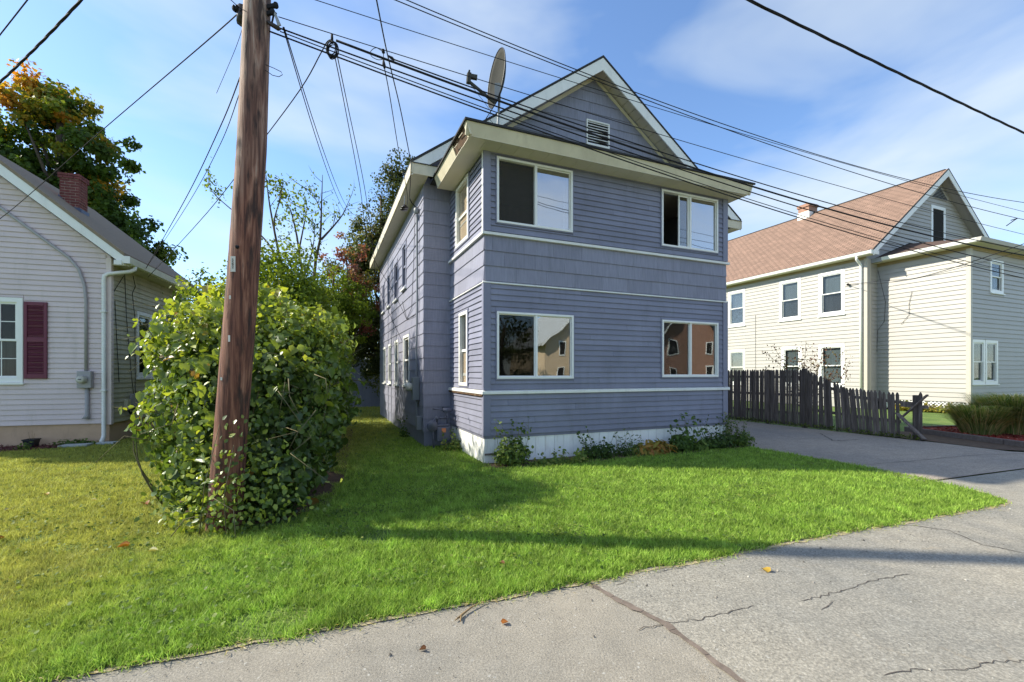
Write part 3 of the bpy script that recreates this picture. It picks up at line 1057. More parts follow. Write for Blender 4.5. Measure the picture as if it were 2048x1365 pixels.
# corner boards, frieze, belt courses
for (z0, z1) in ((0.50, 1.236), (1.312, 3.198), (4.122, 5.575)):
    MB().box(-0.032, 0.105, -0.034, -0.001, z0, z1).build('corner_board', 'blue_trim', H)
    MB().box(5.635, 5.775, -0.034, -0.001, z0, z1).build('corner_board', 'blue_trim', H)
    MB().box(-0.0335, -0.001, 0.0, 0.055, z0, z1).build('corner_board', 'white' if z0 > 4 else 'blue', H)
MB().box(0.11, 5.63, -0.033, -0.001, 5.50, 5.572).build('frieze_board', 'blue_trim', H)
for (z0, z1, pr) in ((1.238, 1.31, 0.060), (3.20, 3.24, 0.042), (4.052, 4.12, 0.058)):
    MB().prism([(-pr, -pr, z0), (-pr, -pr, z1 - 0.02), (-pr, 0.0, z1), (-pr, 0, z0)], (5.75 + 2 * pr, 0, 0)).build('belt_course', 'white', H, bevel=0.004)
    MB().prism([(-pr, 0.001, z0), (-pr, 0.001, z1 - 0.02), (0, 0.001, z1), (0, 0.001, z0)], (0, 2.295, 0)).build('belt_course', 'white', H, bevel=0.004)
MB().box(-0.05, 0.0, 0.0, 2.28, 1.20, 1.236).build('belt_shadow_strip', 'rot', H)  # dark strip put in for the shade under the belt course
# skirt
x = 0.0
while x < 5.72:
    wd_ = 0.2
    x1_ = min(x + wd_, 5.76)
    b = MB().box(x + 0.003, x1_ - 0.003, 0.015, 0.035, -0.02, 0.505 - random.uniform(0, 0.012))
    b.box(x + wd_ / 3 - 0.002, x + wd_ / 3 + 0.002, 0.011, 0.016, 0, 0.49)
    b.build('skirt_board', 'skirt', H)
    x += wd_
y = 0.04
while y < 2.28:
    y1_ = min(y + 0.32, 2.29)
    MB().box(0.012, 0.034, y + 0.002, y1_ - 0.002, -0.02, 0.50).build('skirt_board', 'skirt', H)
    y += 0.32
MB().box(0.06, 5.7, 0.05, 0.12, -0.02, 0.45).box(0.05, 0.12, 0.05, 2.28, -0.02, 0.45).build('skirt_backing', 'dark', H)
MB().box(0.004, 0.42, -0.012, 0.012, 0.16, 0.19).build('skirt_batten', 'timber', H)
MB().box(-0.57, -0.44, 2.33, 10.68, -0.02, 0.335).box(-0.57, 0.0, 2.32, 2.44, -0.02, 0.335).build('foundation', 'foundation', H)


# sliding windows
def slider(hole, left, right, mid=None):
    a0, a1, z0, z1 = hole
    MB_ = ring(MB(), a0 - 0.012, a1 + 0.012, z0 - 0.012, z1 + 0.012, 0.03, -0.022, 0.0)
    win = ring(MB(), a0, a1, z0, z1, 0.038, -0.048, 0.05)
    m = (a0 + a1) / 2
    win.box(m - 0.022, m + 0.022, -0.036, 0.04, z0 + 0.038, z1 - 0.038)
    W = win.build('window', 'vinyl_white', H, bevel=0.003)
    ring(MB(), a0 - 0.020, a1 + 0.020, z0 - 0.020, z1 + 0.020, 0.0195, -0.038, 0.0).build('window_trim', 'blue_trim', W)
    for side, x0, x1 in (('l', a0 + 0.038, m - 0.022), ('r', m + 0.022, a1 - 0.038)):
        s = left if side == 'l' else right
        q0, q1 = z0 + 0.038, z1 - 0.038
        if s == 'open':
            MB().box(x0, x1, 0.020, 0.022, q0, q1).build('insect_screen', 'screen', W)
        elif s == 'half':
            xs = x0 + (x1 - x0) * 0.62
            ring(MB(), xs, x1, q0, q1, 0.03, 0.004, 0.026).build('sash', 'vinyl_white', W)
            MB().box(xs + 0.03, x1 - 0.03, 0.013, 0.016, q0 + 0.03, q1 - 0.03).build('pane', 'glass', W)
        else:
            mat, edge = s
            ring(MB(), x0, x1, q0, q1, 0.016, -0.006, 0.016).build('sash', 'vinyl_white', W)
            MB().box(x0 + 0.016, x1 - 0.016, 0.002, 0.005, q0 + 0.016, q1 - 0.016).build('pane', mat, W)
            if edge:
                MB().box(x1 - 0.13, x1 - 0.085, 0.020, 0.04, q0, q1).box(x0, x1, 0.020, 0.04, q1 - 0.045, q1).build('inner_sash', 'vinyl_white', W)
    return W


slider(fw[0], 'open', ('glass_sky', True))
W2 = slider(fw[1], 'half', ('glass_sky', True))
MB().box(4.72, 5.43, 0.075, 0.08, 4.33, 5.41).build('blind', 'lilac_blind', W2)
slider(fw[2], ('glass_dim', False), ('glass_mid', False))
slider(fw[3], ('glass_dim', False), ('glass_mid', True))


# windows of the porch's left side: tan shades
for (a0, a1, z0, z1), low in ((lwin[0], True), (lwin[1], False)):
    L, r = tuple(FL.o), FL.rot
    win = ring(MB(), a0, a1, z0, z1, 0.065, -0.045, 0.06).build('window', 'white', H, L, r, bevel=0.003)
    ring(MB(), a0 - 0.03, a1 + 0.03, z0 - 0.02, z1 + 0.03, 0.03, -0.036, 0.0).build('window_trim', 'blue_trim', win)
    zm = z0 + (z1 - z0) * 0.48
    MB().box(a0 + 0.065, a1 - 0.065, 0.0, 0.03, zm - 0.025, zm + 0.025).build('sash', 'white', win)
    MB().box(a0 + 0.065, a1 - 0.065, 0.012, 0.016, zm + 0.025, z1 - 0.065).build('pane', 'glass_clear', win)
    MB().box(a0 + 0.065, a1 - 0.065, 0.014, 0.018, z0 + 0.065, zm - 0.025).build('pane', 'glass_clear', win)
    if low:
        MB().box(a0 + 0.05, a1 - 0.05, 0.032, 0.036, z0 + 0.05, z1 - 0.05).build('roller_shade', 'shade_tan', win)
        MB().box(a0 + 0.05, a1 - 0.05, 0.022, 0.030, zm - 0.16, zm - 0.14).build('shade_bar', 'white', win)
    else:
        MB().box(a0 + 0.05, a1 - 0.05, 0.032, 0.036, z0 + 0.05, zm).build('roller_shade', 'shade_tan', win)
        MB().box(a0 + 0.05, a1 - 0.05, 0.022, 0.030, z0 + 0.20, z0 + 0.25).build('shade_bar', 'white', win)
        MB().box(a0 + 0.05, a1 - 0.05, 0.09, 0.096, zm, z1 - 0.05).build('curtain', 'curtain_grey', win)
for i, (a0, a1, z0, z1) in enumerate(sidew):
    if i < 4:
        window_hung(H, ML, a0, a1, z0, z1, 0.07, 'white', None, 'curtain_grey', 'dark', 0.1)
    else:
        window_hung(H, ML, a0, a1, z0, z1, 0.07, 'blue', None, 'curtain' if i in (4, 6) else 'dark', 'dark', 0.1, sillmat='white')

# gable louvre
b = ring(MB(), *vent, 0.03, -0.035, 0.02)
V = b.build('gable_vent', 'gable_trim', H, (0, 2.3, 0))
for k in range(9):
    z = vent[2] + 0.04 + k * 0.066
    MB().prism([(vent[0] + 0.03, -0.030, z), (vent[0] + 0.03, -0.024, z - 0.006), (vent[0] + 0.03, 0.02, z + 0.040), (vent[0] + 0.03, 0.014, z + 0.046)], (vent[1] - vent[0] - 0.06, 0, 0)).build('slat', 'vinyl_white', V)
MB().box(vent[0] + 0.02, vent[1] - 0.02, 0.0, 0.003, vent[2], vent[3]).build('vent_screen', 'dark', V)

# main roof
ridge = (3.755, 9.44)
eL, eR = (-0.95, 6.0), (8.46, 6.0)
rf = MB()
for e in (eL, eR):
    rf.prism([(e[0], 1.9, e[1] - 0.02), (e[0], 1.9, e[1] + 0.04), (ridge[0], 1.9, ridge[1] + 0.04), (ridge[0], 1.9, ridge[1] - 0.08)], (0, 9.2, 0))
outward(rf.build('roof', 'roof_dark', H))
for e, sg in ((eL, 1), (eR, -1)):
    # rake fascia, rake soffit, eave fascia, eave soffit
    n = 0.30
    MB().prism([(e[0], 1.885, e[1] - 0.03), (ridge[0], 1.885, ridge[1] - 0.03), (ridge[0], 1.885, ridge[1] - 0.03 - n), (e[0] + sg * 0.02, 1.885, e[1] - 0.03 - n * 0.8)], (0, 0.03, 0)).build('rake_board', 'gable_trim', H)
    MB().prism([(e[0] + sg * 0.02, 1.90, e[1] - 0.012), (ridge[0], 1.90, ridge[1] - 0.012), (ridge[0], 1.90, ridge[1] + 0.03), (e[0] + sg * 0.02, 1.90, e[1] + 0.03)], (0, -0.03, 0)).build('drip_edge', 'roof_dark', H)
    # rake soffit in short boards
    L = math.hypot(ridge[0] - e[0], ridge[1] - e[1])
    k = 0.0
    nb = 22
    for j in range(nb):
        t0, t1 = (j + 0.03) / nb, (j + 0.97) / nb
        pt = lambda t: (e[0] + (ridge[0] - e[0]) * t, e[1] + (ridge[1] - e[1]) * t - 0.20)
        a, b_ = pt(t0), pt(t1)
        MB().prism([(a[0], 1.915, a[1]), (b_[0], 1.915, b_[1]), (b_[0], 1.915, b_[1] + 0.02), (a[0], 1.915, a[1] + 0.02)], (0, 0.385, 0)).build('soffit_panel', 'soffit', H)
    MB().prism([(e[0] + sg * 0.25, 2.27, e[1] - 0.11), (ridge[0], 2.27, ridge[1] - 0.24), (ridge[0], 2.27, ridge[1] - 0.34), (e[0] + sg * 0.25, 2.27, e[1] - 0.21)], (0, 0.025, 0)).build('rake_frieze', 'cream_trim', H)
    x0, x1 = sorted((e[0], e[0] + sg * 0.025))
    MB().box(x0, x1, 1.87, 11.1, e[1] - 0.24, e[1] - 0.005).build('fascia', 'cream_trim', H)
    x0, x1 = sorted((e[0] + sg * 0.027, e[0] + sg * 0.36))
    MB().box(x0, x1, 1.9, 11.08, e[1] - 0.25, e[1] - 0.23).build('soffit', 'soffit', H)
    x0, x1 = sorted((e[0] + sg * 0.027, e[0] + sg * 0.80))
    MB().box(x0, x1, 1.88, 1.90, e[1] - 0.25, e[1] - 0.03).build('eave_return', 'cream_trim', H)
    MB().prism([(e[0], 1.86, e[1] - 0.03), (e[0] + sg * 0.8, 1.86, e[1] - 0.03), (e[0] + sg * 0.6, 2.28, e[1] + 0.12), (e[0] + sg * 0.3, 2.28, e[1] + 0.12)], (0, 0, 0.015)).build('return_cap', 'roof_dark', H)
# porch roof: hipped, low
ex0, ex1, ey, ez = -0.47, 6.05, -0.46, 5.74
pr = MB()
top = [(ex0, ey, ez), (ex1, ey, ez), (ex1, 2.29, ez), (ex0, 2.29, ez), (1.2, 2.29, 6.36), (4.6, 2.29, 6.36)]
pr.add(top, [(0, 1, 5, 4), (0, 4, 3), (1, 2, 5), (3, 4, 5, 2), (0, 3, 2, 1)])
outward(pr.build('porch_roof', 'roof_dark', H))
MB().box(ex0 - 0.03, ex1 + 0.03, ey - 0.03, ey + 0.005, ez - 0.012, ez + 0.022).box(ex0 - 0.031, ex0 + 0.004, ey + 0.006, 1.85, ez - 0.012, ez + 0.021).build('drip_edge', 'roof_dark', H)


def fascia(p, q, n, name, mat, z0=5.53, z1=5.725, lean=0.07):
    """a fascia leaning outward at the top, from p to q, outward normal n"""
    p, q, n = Vector(p), Vector(q), Vector(n)
    lo = n * (-lean)
    poly = [p + lo + Vector((0, 0, z0)), p + Vector((0, 0, z1)), p - n * 0.03 + Vector((0, 0, z1)), p + lo - n * 0.03 + Vector((0, 0, z0))]
    return MB().prism(poly, q - p).build(name, mat, H)


outward(fascia((ex0 + 0.005, ey, 0), (ex1 - 0.005, ey, 0), (0, -1, 0), 'fascia', 'cream_trim'))
outward(fascia((ex0, 0.42, 0), (ex0, 1.86, 0), (-1, 0, 0), 'fascia', 'cream_trim'))
outward(fascia((ex0, ey + 0.02, 0), (ex0, -0.30, 0), (-1, 0, 0), 'fascia', 'cream_trim'))
outward(fascia((ex0 + 0.02, -0.30, 0), (ex0 + 0.02, 0.42, 0), (-1, 0, 0), 'rotten_fascia', 'rot'))
for (y0, y1, zz) in ((-0.20, 0.02, 5.655), (0.10, 0.30, 5.61)):
    MB().bar((ex0 + 0.012, y0, zz), (ex0 + 0.012, y1, zz + 0.02), 0.012, 0.009).build('torn_strip', 'cream_trim', H)
outward(fascia((ex1, ey + 0.005, 0), (ex1, 2.29, 0), (1, 0, 0), 'fascia', 'cream_trim'))
x = ex0 + 0.075
while x < ex1 - 0.1:
    x1_ = min(x + 0.30, ex1 - 0.07)
    MB().box(x + 0.002, x1_ - 0.002, ey + 0.07, 0.02, 5.522, 5.534).build('soffit_panel', 'soffit', H)
    x += 0.30
MB().box(ex0 + 0.07, 0.02, 0.021, 1.86, 5.522, 5.534).build('soffit', 'soffit', H)
MB().box(ex0 + 0.07, 0.02, 1.862, 1.89, 5.522, 5.73).build('soffit_end', 'cream_trim', H)
MB().box(5.74, ex1 - 0.07, 0.021, 2.28, 5.522, 5.534).build('soffit', 'soffit', H)

# electric service on the left wall
LM = -0.6
b = MB().box(LM - 0.17, LM - 0.016, 2.70, 2.96, 1.00, 1.52)
m = b.build('electric_meter', 'meter_grey', H, bevel=0.01)
MB().lathe([(0.085, 0), (0.09, -0.03), (0.085, -0.11), (0.06, -0.135), (0.0, -0.14)], 16, (LM - 0.17, 2.83, 1.30), 'x').build('meter_dome', 'meter_glass', m, smooth=True)
MB().tube([(LM - 0.06, 2.83, 1.53), (LM - 0.06, 2.83, 2.2), (LM - 0.05, 2.80, 3.2), (LM - 0.06, 2.78, 5.25)], 0.022, 8).build('service_conduit', 'meter_grey', H)
MB().lathe([(0.03, 0), (0.06, 0.02), (0.065, 0.10), (0.03, 0.15)], 10, (LM - 0.07, 2.78, 5.24)).build('weatherhead', 'metal', H, smooth=True)
MB().tube([(LM - 0.07, 2.76, 5.36), (LM - 0.20, 2.66, 5.43), (LM - 0.26, 2.60, 5.50)], 0.012, 6).build('service_tail', 'black', H)
MB().tube([(LM - 0.06, 2.83, 1.0), (LM - 0.06, 2.83, 0.62), (LM - 0.07, 2.62, 0.55)], 0.02, 6).build('ground_conduit', 'meter_grey', H)
MB().box(LM - 0.13, LM - 0.016, 2.42, 2.60, 0.36, 0.66).build('junction_box', 'meter_grey', H, bevel=0.01)
MB().lathe([(0.015, 0.07), (0.085, 0.0), (0.085, -0.012), (0.0, -0.02)], 12, (LM - 0.30, 3.12, 5.42)).lathe([(0.015, 0.07), (0.085, 0.0), (0.085, -0.012), (0.0, -0.02)], 12, (LM - 0.30, 2.98, 5.42)).build('eave_lamp', 'porcelain', H, smooth=True)
MB().tube([(LM - 0.30, 3.05, 5.5), (LM - 0.29, 3.05, 5.72)], 0.012, 6).build('lamp_bracket', 'metal', H)
for (pts) in ([(-0.63, 4.35, 3.02), (-0.635, 3.6, 3.22), (-0.635, 3.3, 4.4), (-0.66, 3.0, 5.35)], [(-0.63, 5.1, 3.6), (-0.63, 4.35, 3.02), (-0.632, 3.4, 2.98), (-0.632, 3.0, 3.0)]):
    MB().tube(pts, 0.006, 5).build('wall_cable', 'black', H)

# ------------------------------------------------------------------ left neighbour
N = thing('grey_house', 'grey clapboard bungalow with a maroon shutter and tan foundation', 'house', tuple(LH), LROT)
NF = Frame(0, 0, 0)
NS = Frame(0, 0, math.pi / 2)
nwin = (-2.62, -1.56, 1.41, 3.26)
swin = (1.17, 2.02, 1.50, 3.20)
w = MB()
wall_with_holes(w, -4.8, 0, 0.46, 4.30, 0.14, inn([nwin], 0.06), NF)
wall_with_holes(w, 0.14, 4.1, 0.46, 4.30, 0.14, inn([swin], 0.06), NS)
w.box(-4.8, -4.66, 0.14, 4.1, 0.46, 4.3)
w.box(-4.66, -0.14, 3.96, 4.1, 0.46, 4.3)
for yy in (0.001, 3.959):
    w.prism([(-4.8, yy, 4.3), (0, yy, 4.3), (-2.4, yy, 6.25)], (0, 0.139, 0))
outward(w.build('wall', 'grey_siding', N))
MB().box(-4.78, -0.03, 0.02, 0.16, -0.05, 0.462).box(-0.17, -0.03, 0.161, 4.08, -0.05, 0.462).box(-4.78, -4.6, 0.17, 4.08, -0.05, 0.462).build('foundation', 'tan_foundation', N)
MB().box(-4.5, -0.2, 0.5, 3.9, 0.5, 0.55).build('floor', 'dark', N)
ncl = lambda z: (-4.8, 0.0) if z <= 4.28 else (None if z > 6.3 else (-4.8 + (z - 4.28) / 0.81, -(z - 4.28) / 0.81))
cladding(N, NF, 'clapboard', 'grey_siding', -4.8, -0.075, 0.47, 6.25, 0.1143, grow([nwin], 0.008), seg=None, tb=0.024, tt=0.003, clip=ncl)
cladding(N, NS, 'clapboard', 'olive_siding', 0.075, 4.1, 0.47, 4.22, 0.1143, grow([swin], 0.008), tb=0.024, tt=0.003)
MB().box(-0.072, 0.028, -0.031, -0.0015, 0.44, 4.25).box(-0.0015, 0.030, -0.001, 0.072, 0.44, 4.25).build('corner_post', 'grey_post', N)
window_hung(N, NF, *nwin, 0.10, 'vinyl_white', (3, 2), 'dark', 'curtain_grey', 0.12)
window_hung(N, NS, *swin, 0.09, 'vinyl_white', None, 'curtain_grey', 'dark', 0.12)
# shutter
a0, a1, z0, z1 = -1.53, -1.13, 1.49, 3.18
sh = ring(MB(), a0, a1, z0, z1, 0.055, -0.055, -0.02, 0.10, 0.08)
zm = z0 + 0.86
sh.box(a0 + 0.055, a1 - 0.055, -0.054, -0.021, zm - 0.05, zm + 0.05)
S = sh.build('shutter', 'maroon', N, bevel=0.004)
for (q0, q1) in ((z0 + 0.10, zm - 0.05), (zm + 0.05, z1 - 0.08)):
    n = int((q1 - q0) / 0.031)
    for k in range(n):
        z = q0 + (k + 0.5) * (q1 - q0) / n
        MB().prism([(a0 + 0.055, -0.050, z - 0.012), (a0 + 0.055, -0.026, z + 0.010), (a0 + 0.055, -0.021, z + 0.004), (a0 + 0.055, -0.045, z - 0.018)], (a1 - a0 - 0.11, 0, 0)).build('slat', 'maroon', S)
MB().box(a0 + 0.05, a1 - 0.05, -0.020, -0.016, z0 + 0.05, z1 - 0.05).build('shutter_back', 'maroon', S)
# roof
slope = 0.81
rz, rx = 6.56, -2.4
rf = MB()
for ex in (0.38, -5.18):
    rf.prism([(ex, -0.27, 4.27), (ex, -0.27, 4.34), (rx, -0.27, rz + 0.06), (rx, -0.27, rz - 0.04)], (0, 4.65, 0))
outward(rf.build('roof', 'roof_tan', N))
for ex, sg in ((0.38, -1), (-5.18, 1)):
    MB().prism([(ex, -0.285, 4.265), (rx, -0.285, rz - 0.005), (rx, -0.285, rz - 0.25), (ex + sg * 0.01, -0.285, 4.06)], (0, 0.028, 0)).build('rake_board', 'white', N)
    MB().prism([(ex, -0.295, 4.262), (rx, -0.295, rz + 0.0), (rx, -0.295, rz + 0.075), (ex, -0.295, 4.345)], (0, 0.03, 0)).build('drip_edge', 'roof_tan', N)
    MB().prism([(ex + sg * 0.02, -0.255, 4.08), (rx, -0.255, rz - 0.20), (rx, -0.255, rz - 0.17), (ex + sg * 0.02, -0.255, 4.11)], (0, 0.255, 0)).build('rake_soffit', 'white', N)
MB().box(0.0, 0.36, 0.0, 4.3, 4.10, 4.125).build('eave_soffit', 'olive_siding', N)
MB().prism([(0.34, -0.28, 4.12), (0.46, -0.28, 4.12), (0.50, -0.28, 4.25), (0.48, -0.28, 4.25), (0.45, -0.28, 4.14), (0.36, -0.28, 4.14), (0.36, -0.28, 4.25), (0.34, -0.28, 4.25)], (0, 4.62, 0)).build('gutter', 'white', N)
MB().box(0.345, 0.495, -0.30, -0.281, 4.10, 4.262).box(0.20, 0.344, -0.31, -0.286, 4.06, 4.16).build('gutter_end', 'white', N)
dsp = MB()
dsp.tube([(0.42, 0.12, 4.13), (0.42, 0.10, 4.04), (0.36, 0.02, 3.97), (0.0, -0.075, 3.88), (-0.075, -0.085, 3.83), (-0.085, -0.085, 3.74), (-0.085, -0.085, 0.22), (-0.085, -0.11, 0.15), (-0.08, -0.20, 0.06)], 0.043, 8)
dsp.build('downspout', 'white', N, smooth=True)
for z_ in (3.0, 1.2):
    MB().box(-0.135, -0.035, -0.14, -0.03, z_, z_ + 0.03).build('downspout_strap', 'white', N)
# electric meter and its conduit
m = MB().box(-0.56, -0.30, -0.14, -0.018, 1.28, 1.66).build('electric_meter', 'conduit', N, bevel=0.012)
MB().lathe([(0.088, 0), (0.092, -0.02), (0.086, -0.10), (0.07, -0.125), (0.0, -0.128)], 18, (-0.44, -0.14, 1.47), 'y').build('meter_dome', 'meter_glass', m, smooth=True)
MB().box(-0.47, -0.41, -0.272, -0.262, 1.47, 1.485).build('meter_dial', 'black', m)
MB().tube([(-0.43, -0.05, 1.66), (-0.43, -0.05, 3.25), (-0.46, -0.05, 3.6), (-0.56, -0.05, 3.95), (-0.74, -0.05, 4.2), (-1.96, -0.05, 5.22), (-2.35, -0.05, 5.55)], 0.030, 10).build('conduit', 'conduit', N, smooth=True)
MB().tube([(-0.41, -0.05, 1.28), (-0.41, -0.05, 0.70), (-0.41, -0.055, 0.66), (-0.42, -0.07, 0.58)], [0.04, 0.04, 0.045, 0.07], 10).build('conduit_end', 'conduit', N, smooth=True)
for pts in ([(0.03, 0.55, 4.05), (0.035, 0.62, 3.0), (0.035, 0.85, 1.6), (0.035, 0.98, 1.0)], [(0.03, 0.95, 4.05), (0.035, 1.05, 3.8), (0.035, 0.9, 3.6), (0.035, 1.03, 3.0), (0.035, 1.05, 1.1)], [(0.03, 0.12, 3.3), (0.03, 0.2, 2.4), (0.03, 0.3, 1.4)], [(0.03, 0.5, 3.95), (0.04, 0.1, 3.55), (0.06, 0.02, 3.5)]):
    MB().tube(pts, 0.007, 5).build('wall_cable', 'black', N)
MB().box(0.018, 0.10, 0.52, 0.70, 0.72, 0.98).build('cable_box', 'olive_siding', N, bevel=0.01)
MB().box(0.018, 0.07, 0.80, 1.10, 0.75, 1.10).build('cable_box', 'conduit', N, bevel=0.01)
MB().tube([(0.08, 0.6, 0.72), (0.08, 0.7, 0.62), (0.06, 0.9, 0.66), (0.05, 1.0, 0.74)], 0.022, 6).build('wall_cable', 'black', N)

# chimney of the left house: bricks laid course by course
ch = MB().box(-1.57 + 0.012, -1.19 - 0.012, 1.20 + 0.012, 1.56 - 0.012, 5.1, 6.50).build('chimney', 'mortar', N)
bm_ = {}


def brick(lx, ly, x, y, z):
    k = (round(lx, 3), round(ly, 3))
    if k not in bm_:
        q = MB().box(0, lx, 0, ly, 0, 0.055)
        me = bpy.data.meshes.new('brick')
        me.from_pydata(q.v, [], q.f)
        me.materials.append(MAT['brick'])
        bm_[k] = me
    link('brick', bm_[k], None, ch, (x, y, z))


z = 5.66
row = 0
while z < 6.50:
    o_ = 0.0 if z < 6.34 else 0.025
    X0, X1, Y0, Y1 = -1.57 - o_, -1.19 + o_, 1.20 - o_, 1.56 + o_
    half = (row % 2) * 0.105
    xs = [X0] + [X0 + half + 0.21 * k for k in range(4) if X0 + 0.05 < X0 + half + 0.21 * k < X1 - 0.05] + [X1]
    for a, b_ in zip(xs[:-1], xs[1:]):
        lx_ = b_ - a - (0.013 if b_ < X1 - 0.001 else 0)
        brick(lx_, 0.10, a, Y0, z)
        brick(lx_, 0.10, a, Y1 - 0.10, z)
    ys = [Y0 + 0.11, Y1 - 0.097] if row % 2 else [Y0 + 0.11, (Y0 + Y1) / 2, Y1 - 0.097]
    for a, b_ in zip(ys[:-1], ys[1:]):
        if b_ - a > 0.03:
            brick(0.10, b_ - a - 0.013, X0, a, z)
            brick(0.10, b_ - a - 0.013, X1 - 0.10, a, z)
    z += 0.068
    row += 1
MB().box(-1.58, -1.18, 1.19, 1.57, 6.50, 6.53).build('cap', 'mortar', ch)
MB().prism([(-1.59, 1.185, 5.78), (-1.13, 1.185, 5.44), (-1.13, 1.185, 5.68), (-1.38, 1.185, 5.74), (-1.59, 1.185, 6.00)], (0, 0.012, 0)).build('flashing', 'lead', N)
MB().box(-1.185, -1.173, 1.18, 1.60, 5.40, 5.70).build('flashing', 'lead', N)

# ------------------------------------------------------------------ right neighbour
RHO = bw(21.15, 2.0)
G = thing('cream_house', 'cream two-storey house with a brown shingle roof behind the picket fence', 'house', tuple(RHO), BROT)
EF = Frame(0, 0, 0)
EL = Frame(0, 0, -math.pi / 2)
GL = Frame(-0.78, 0, -math.pi / 2)
GF = Frame(0, 3.26, 0)
ew = [(1.52, 2.60, 4.95, 6.32), (0.10, 1.10, 1.18, 2.98), (1.14, 2.14, 1.18, 2.98)]
gw = [(-5.42, -4.20, 4.47, 6.62), (-7.54, -6.34, 4.47, 6.62), (-10.9, -9.7, 4.47, 6.62), (-5.42, -4.20, 0.95, 3.05), (-7.40, -6.30, 0.95, 3.05), (-10.9, -9.7, 0.95, 3.05)]
gabw = (4.42, 5.72, 8.0, 10.12)
w = MB()
wall_with_holes(w, 0, 7.0, 0.42, 6.75, 0.15, inn(ew, 0.06), EF)
wall_with_holes(w, -3.26, -0.15, 0.42, 6.75, 0.15, [], EL)
wall_with_holes(w, -16.0, -3.26, 0.0, 7.05, 0.15, inn(gw, 0.06), GL)
wall_with_holes(w, -0.63, 10.7, 0.0, 7.05, 0.15, [], GF)
w.box(-0.63, 10.55, 15.85, 16.0, 0, 7.05).box(10.55, 10.7, 3.42, 16.0, 0, 7.05).box(6.85, 7.0, 0.16, 3.25, 0.4, 6.75)
gz = lambda x: 7.15 - 0.14 + 0.76 * (min(x, 9.94 - x) + 1.15)
w.prism([(-0.63, 3.262, 7.05), (10.55, 3.262, 7.05), (10.55, 3.262, 7.32), (4.97, 3.262, gz(4.97) - 0.02), (-0.63, 3.262, 7.32)], (0, 0.14, 0))
outward(w.build('wall', 'cream_siding', G))
CH = 0.19
cladding(G, EF, 'clapboard', 'cream_siding', 0.11, 5.2, 0.45, 6.55, CH, grow(ew, 0.008), tb=0.030, tt=0.003)
cladding(G, EL, 'clapboard', 'cream_siding', -3.26, -0.11, 0.45, 6.55, CH, [], tb=0.030, tt=0.003)
cladding(G, GL, 'clapboard', 'cream_siding', -16.0, -3.36, 0.45, 6.85, CH, grow(gw, 0.008), tb=0.030, tt=0.003)
cladding(G, GF, 'clapboard', 'cream_siding', -0.68, -0.002, 0.45, 6.85, CH, [], tb=0.030, tt=0.003)
ggc = lambda z: (None if z > gz(4.97) - 0.1 else (max(-0.78, (z - 7.01) / 0.76 - 1.15), min(10.7, 11.09 - (z - 7.01) / 0.76)))
tv = (4.50, 5.95, 10.50, 11.22)
cladding(G, GF, 'clapboard', 'cream_siding', -0.78, 10.7, 7.42, 11.6, CH, grow([gabw, (4.7, 5.8, 10.48, 11.0)], 0.008), tb=0.030, tt=0.003, clip=ggc)
MB().box(-0.036, 0.108, -0.038, -0.0015, 0.42, 6.6).box(-0.038, -0.0015, -0.001, 0.108, 0.42, 6.6).build('corner_post', 'cream_post', G)
MB().box(-0.818, -0.675, 3.222, 3.2585, 0.2, 6.9).box(-0.820, -0.7815, 3.259, 3.36, 0.2, 6.9).build('corner_post', 'cream_post', G)
MB().box(-0.70, -0.57, 3.20, 3.2215, 0.2, 6.85).build('corner_post', 'cream_post', G)
MB().box(-0.03, 5.2, -0.03, -0.002, 6.56, 6.74).box(-0.031, -0.002, 0.0, 3.25, 6.56, 6.74).build('frieze_board', 'brown_strip', G)
MB().box(-0.81, -0.7815, 3.3, 16.0, 6.86, 7.04).build('frieze_board', 'brown_strip', G)
MB().box(0.03, 5.2, 0.03, 0.15, -0.05, 0.42).box(0.04, 0.15, 0.16, 3.25, -0.05, 0.42).build('foundation', 'dark', G)
window_hung(G, EF, *ew[0], 0.12, 'vinyl_white', None, 'dark', 'curtain_grey', 0.12)
window_hung(G, EF, *ew[1], 0.12, 'vinyl_white', None, 'dark', 'curtain_grey', 0.12)
window_hung(G, EF, *ew[2], 0.12, 'vinyl_white', None, 'dark', 'curtain_grey', 0.12)
for i, q in enumerate(gw):
    window_hung(G, GL, *q, 0.14, 'vinyl_white', None, 'curtain', 'curtain' if i > 2 else 'curtain_grey', 0.12)
gwin = ring(MB(), *gabw, 0.16, -0.035, 0.02).build('window', 'vinyl_white', G, (0, 3.26, 0))
MB().box(gabw[0] + 0.16, gabw[1] - 0.16, -0.006, -0.002, gabw[2], gabw[3] - 0.16).build('pane', 'dark', gwin)
# triangular vent
cx = 5.2
tri = lambda k, i0: [(cx - 0.95 * k, i0, 10.50 + 0.10 * (1 - k)), (cx + 0.95 * k, i0, 10.50 + 0.10 * (1 - k)), (cx, i0, 10.50 + 0.10 * (1 - k) + 0.74 * k)]
V = MB().prism(tri(1, -0.035), (0, 0.02, 0)).build('gable_vent', 'cream_post', G, (0, 3.26, 0))
MB().prism(tri(0.78, -0.040), (0, 0.004, 0)).build('vent_screen', 'dark', V)
for k in range(7):
    z = 10.54 + k * 0.075
    hw = 0.95 * 0.78 * (1 - (z - 10.52) / (0.74 * 0.78))
    if hw > 0.05:
        MB().box(cx - hw, cx + hw, -0.052, -0.041, z, z + 0.02).build('slat', 'metal', V)
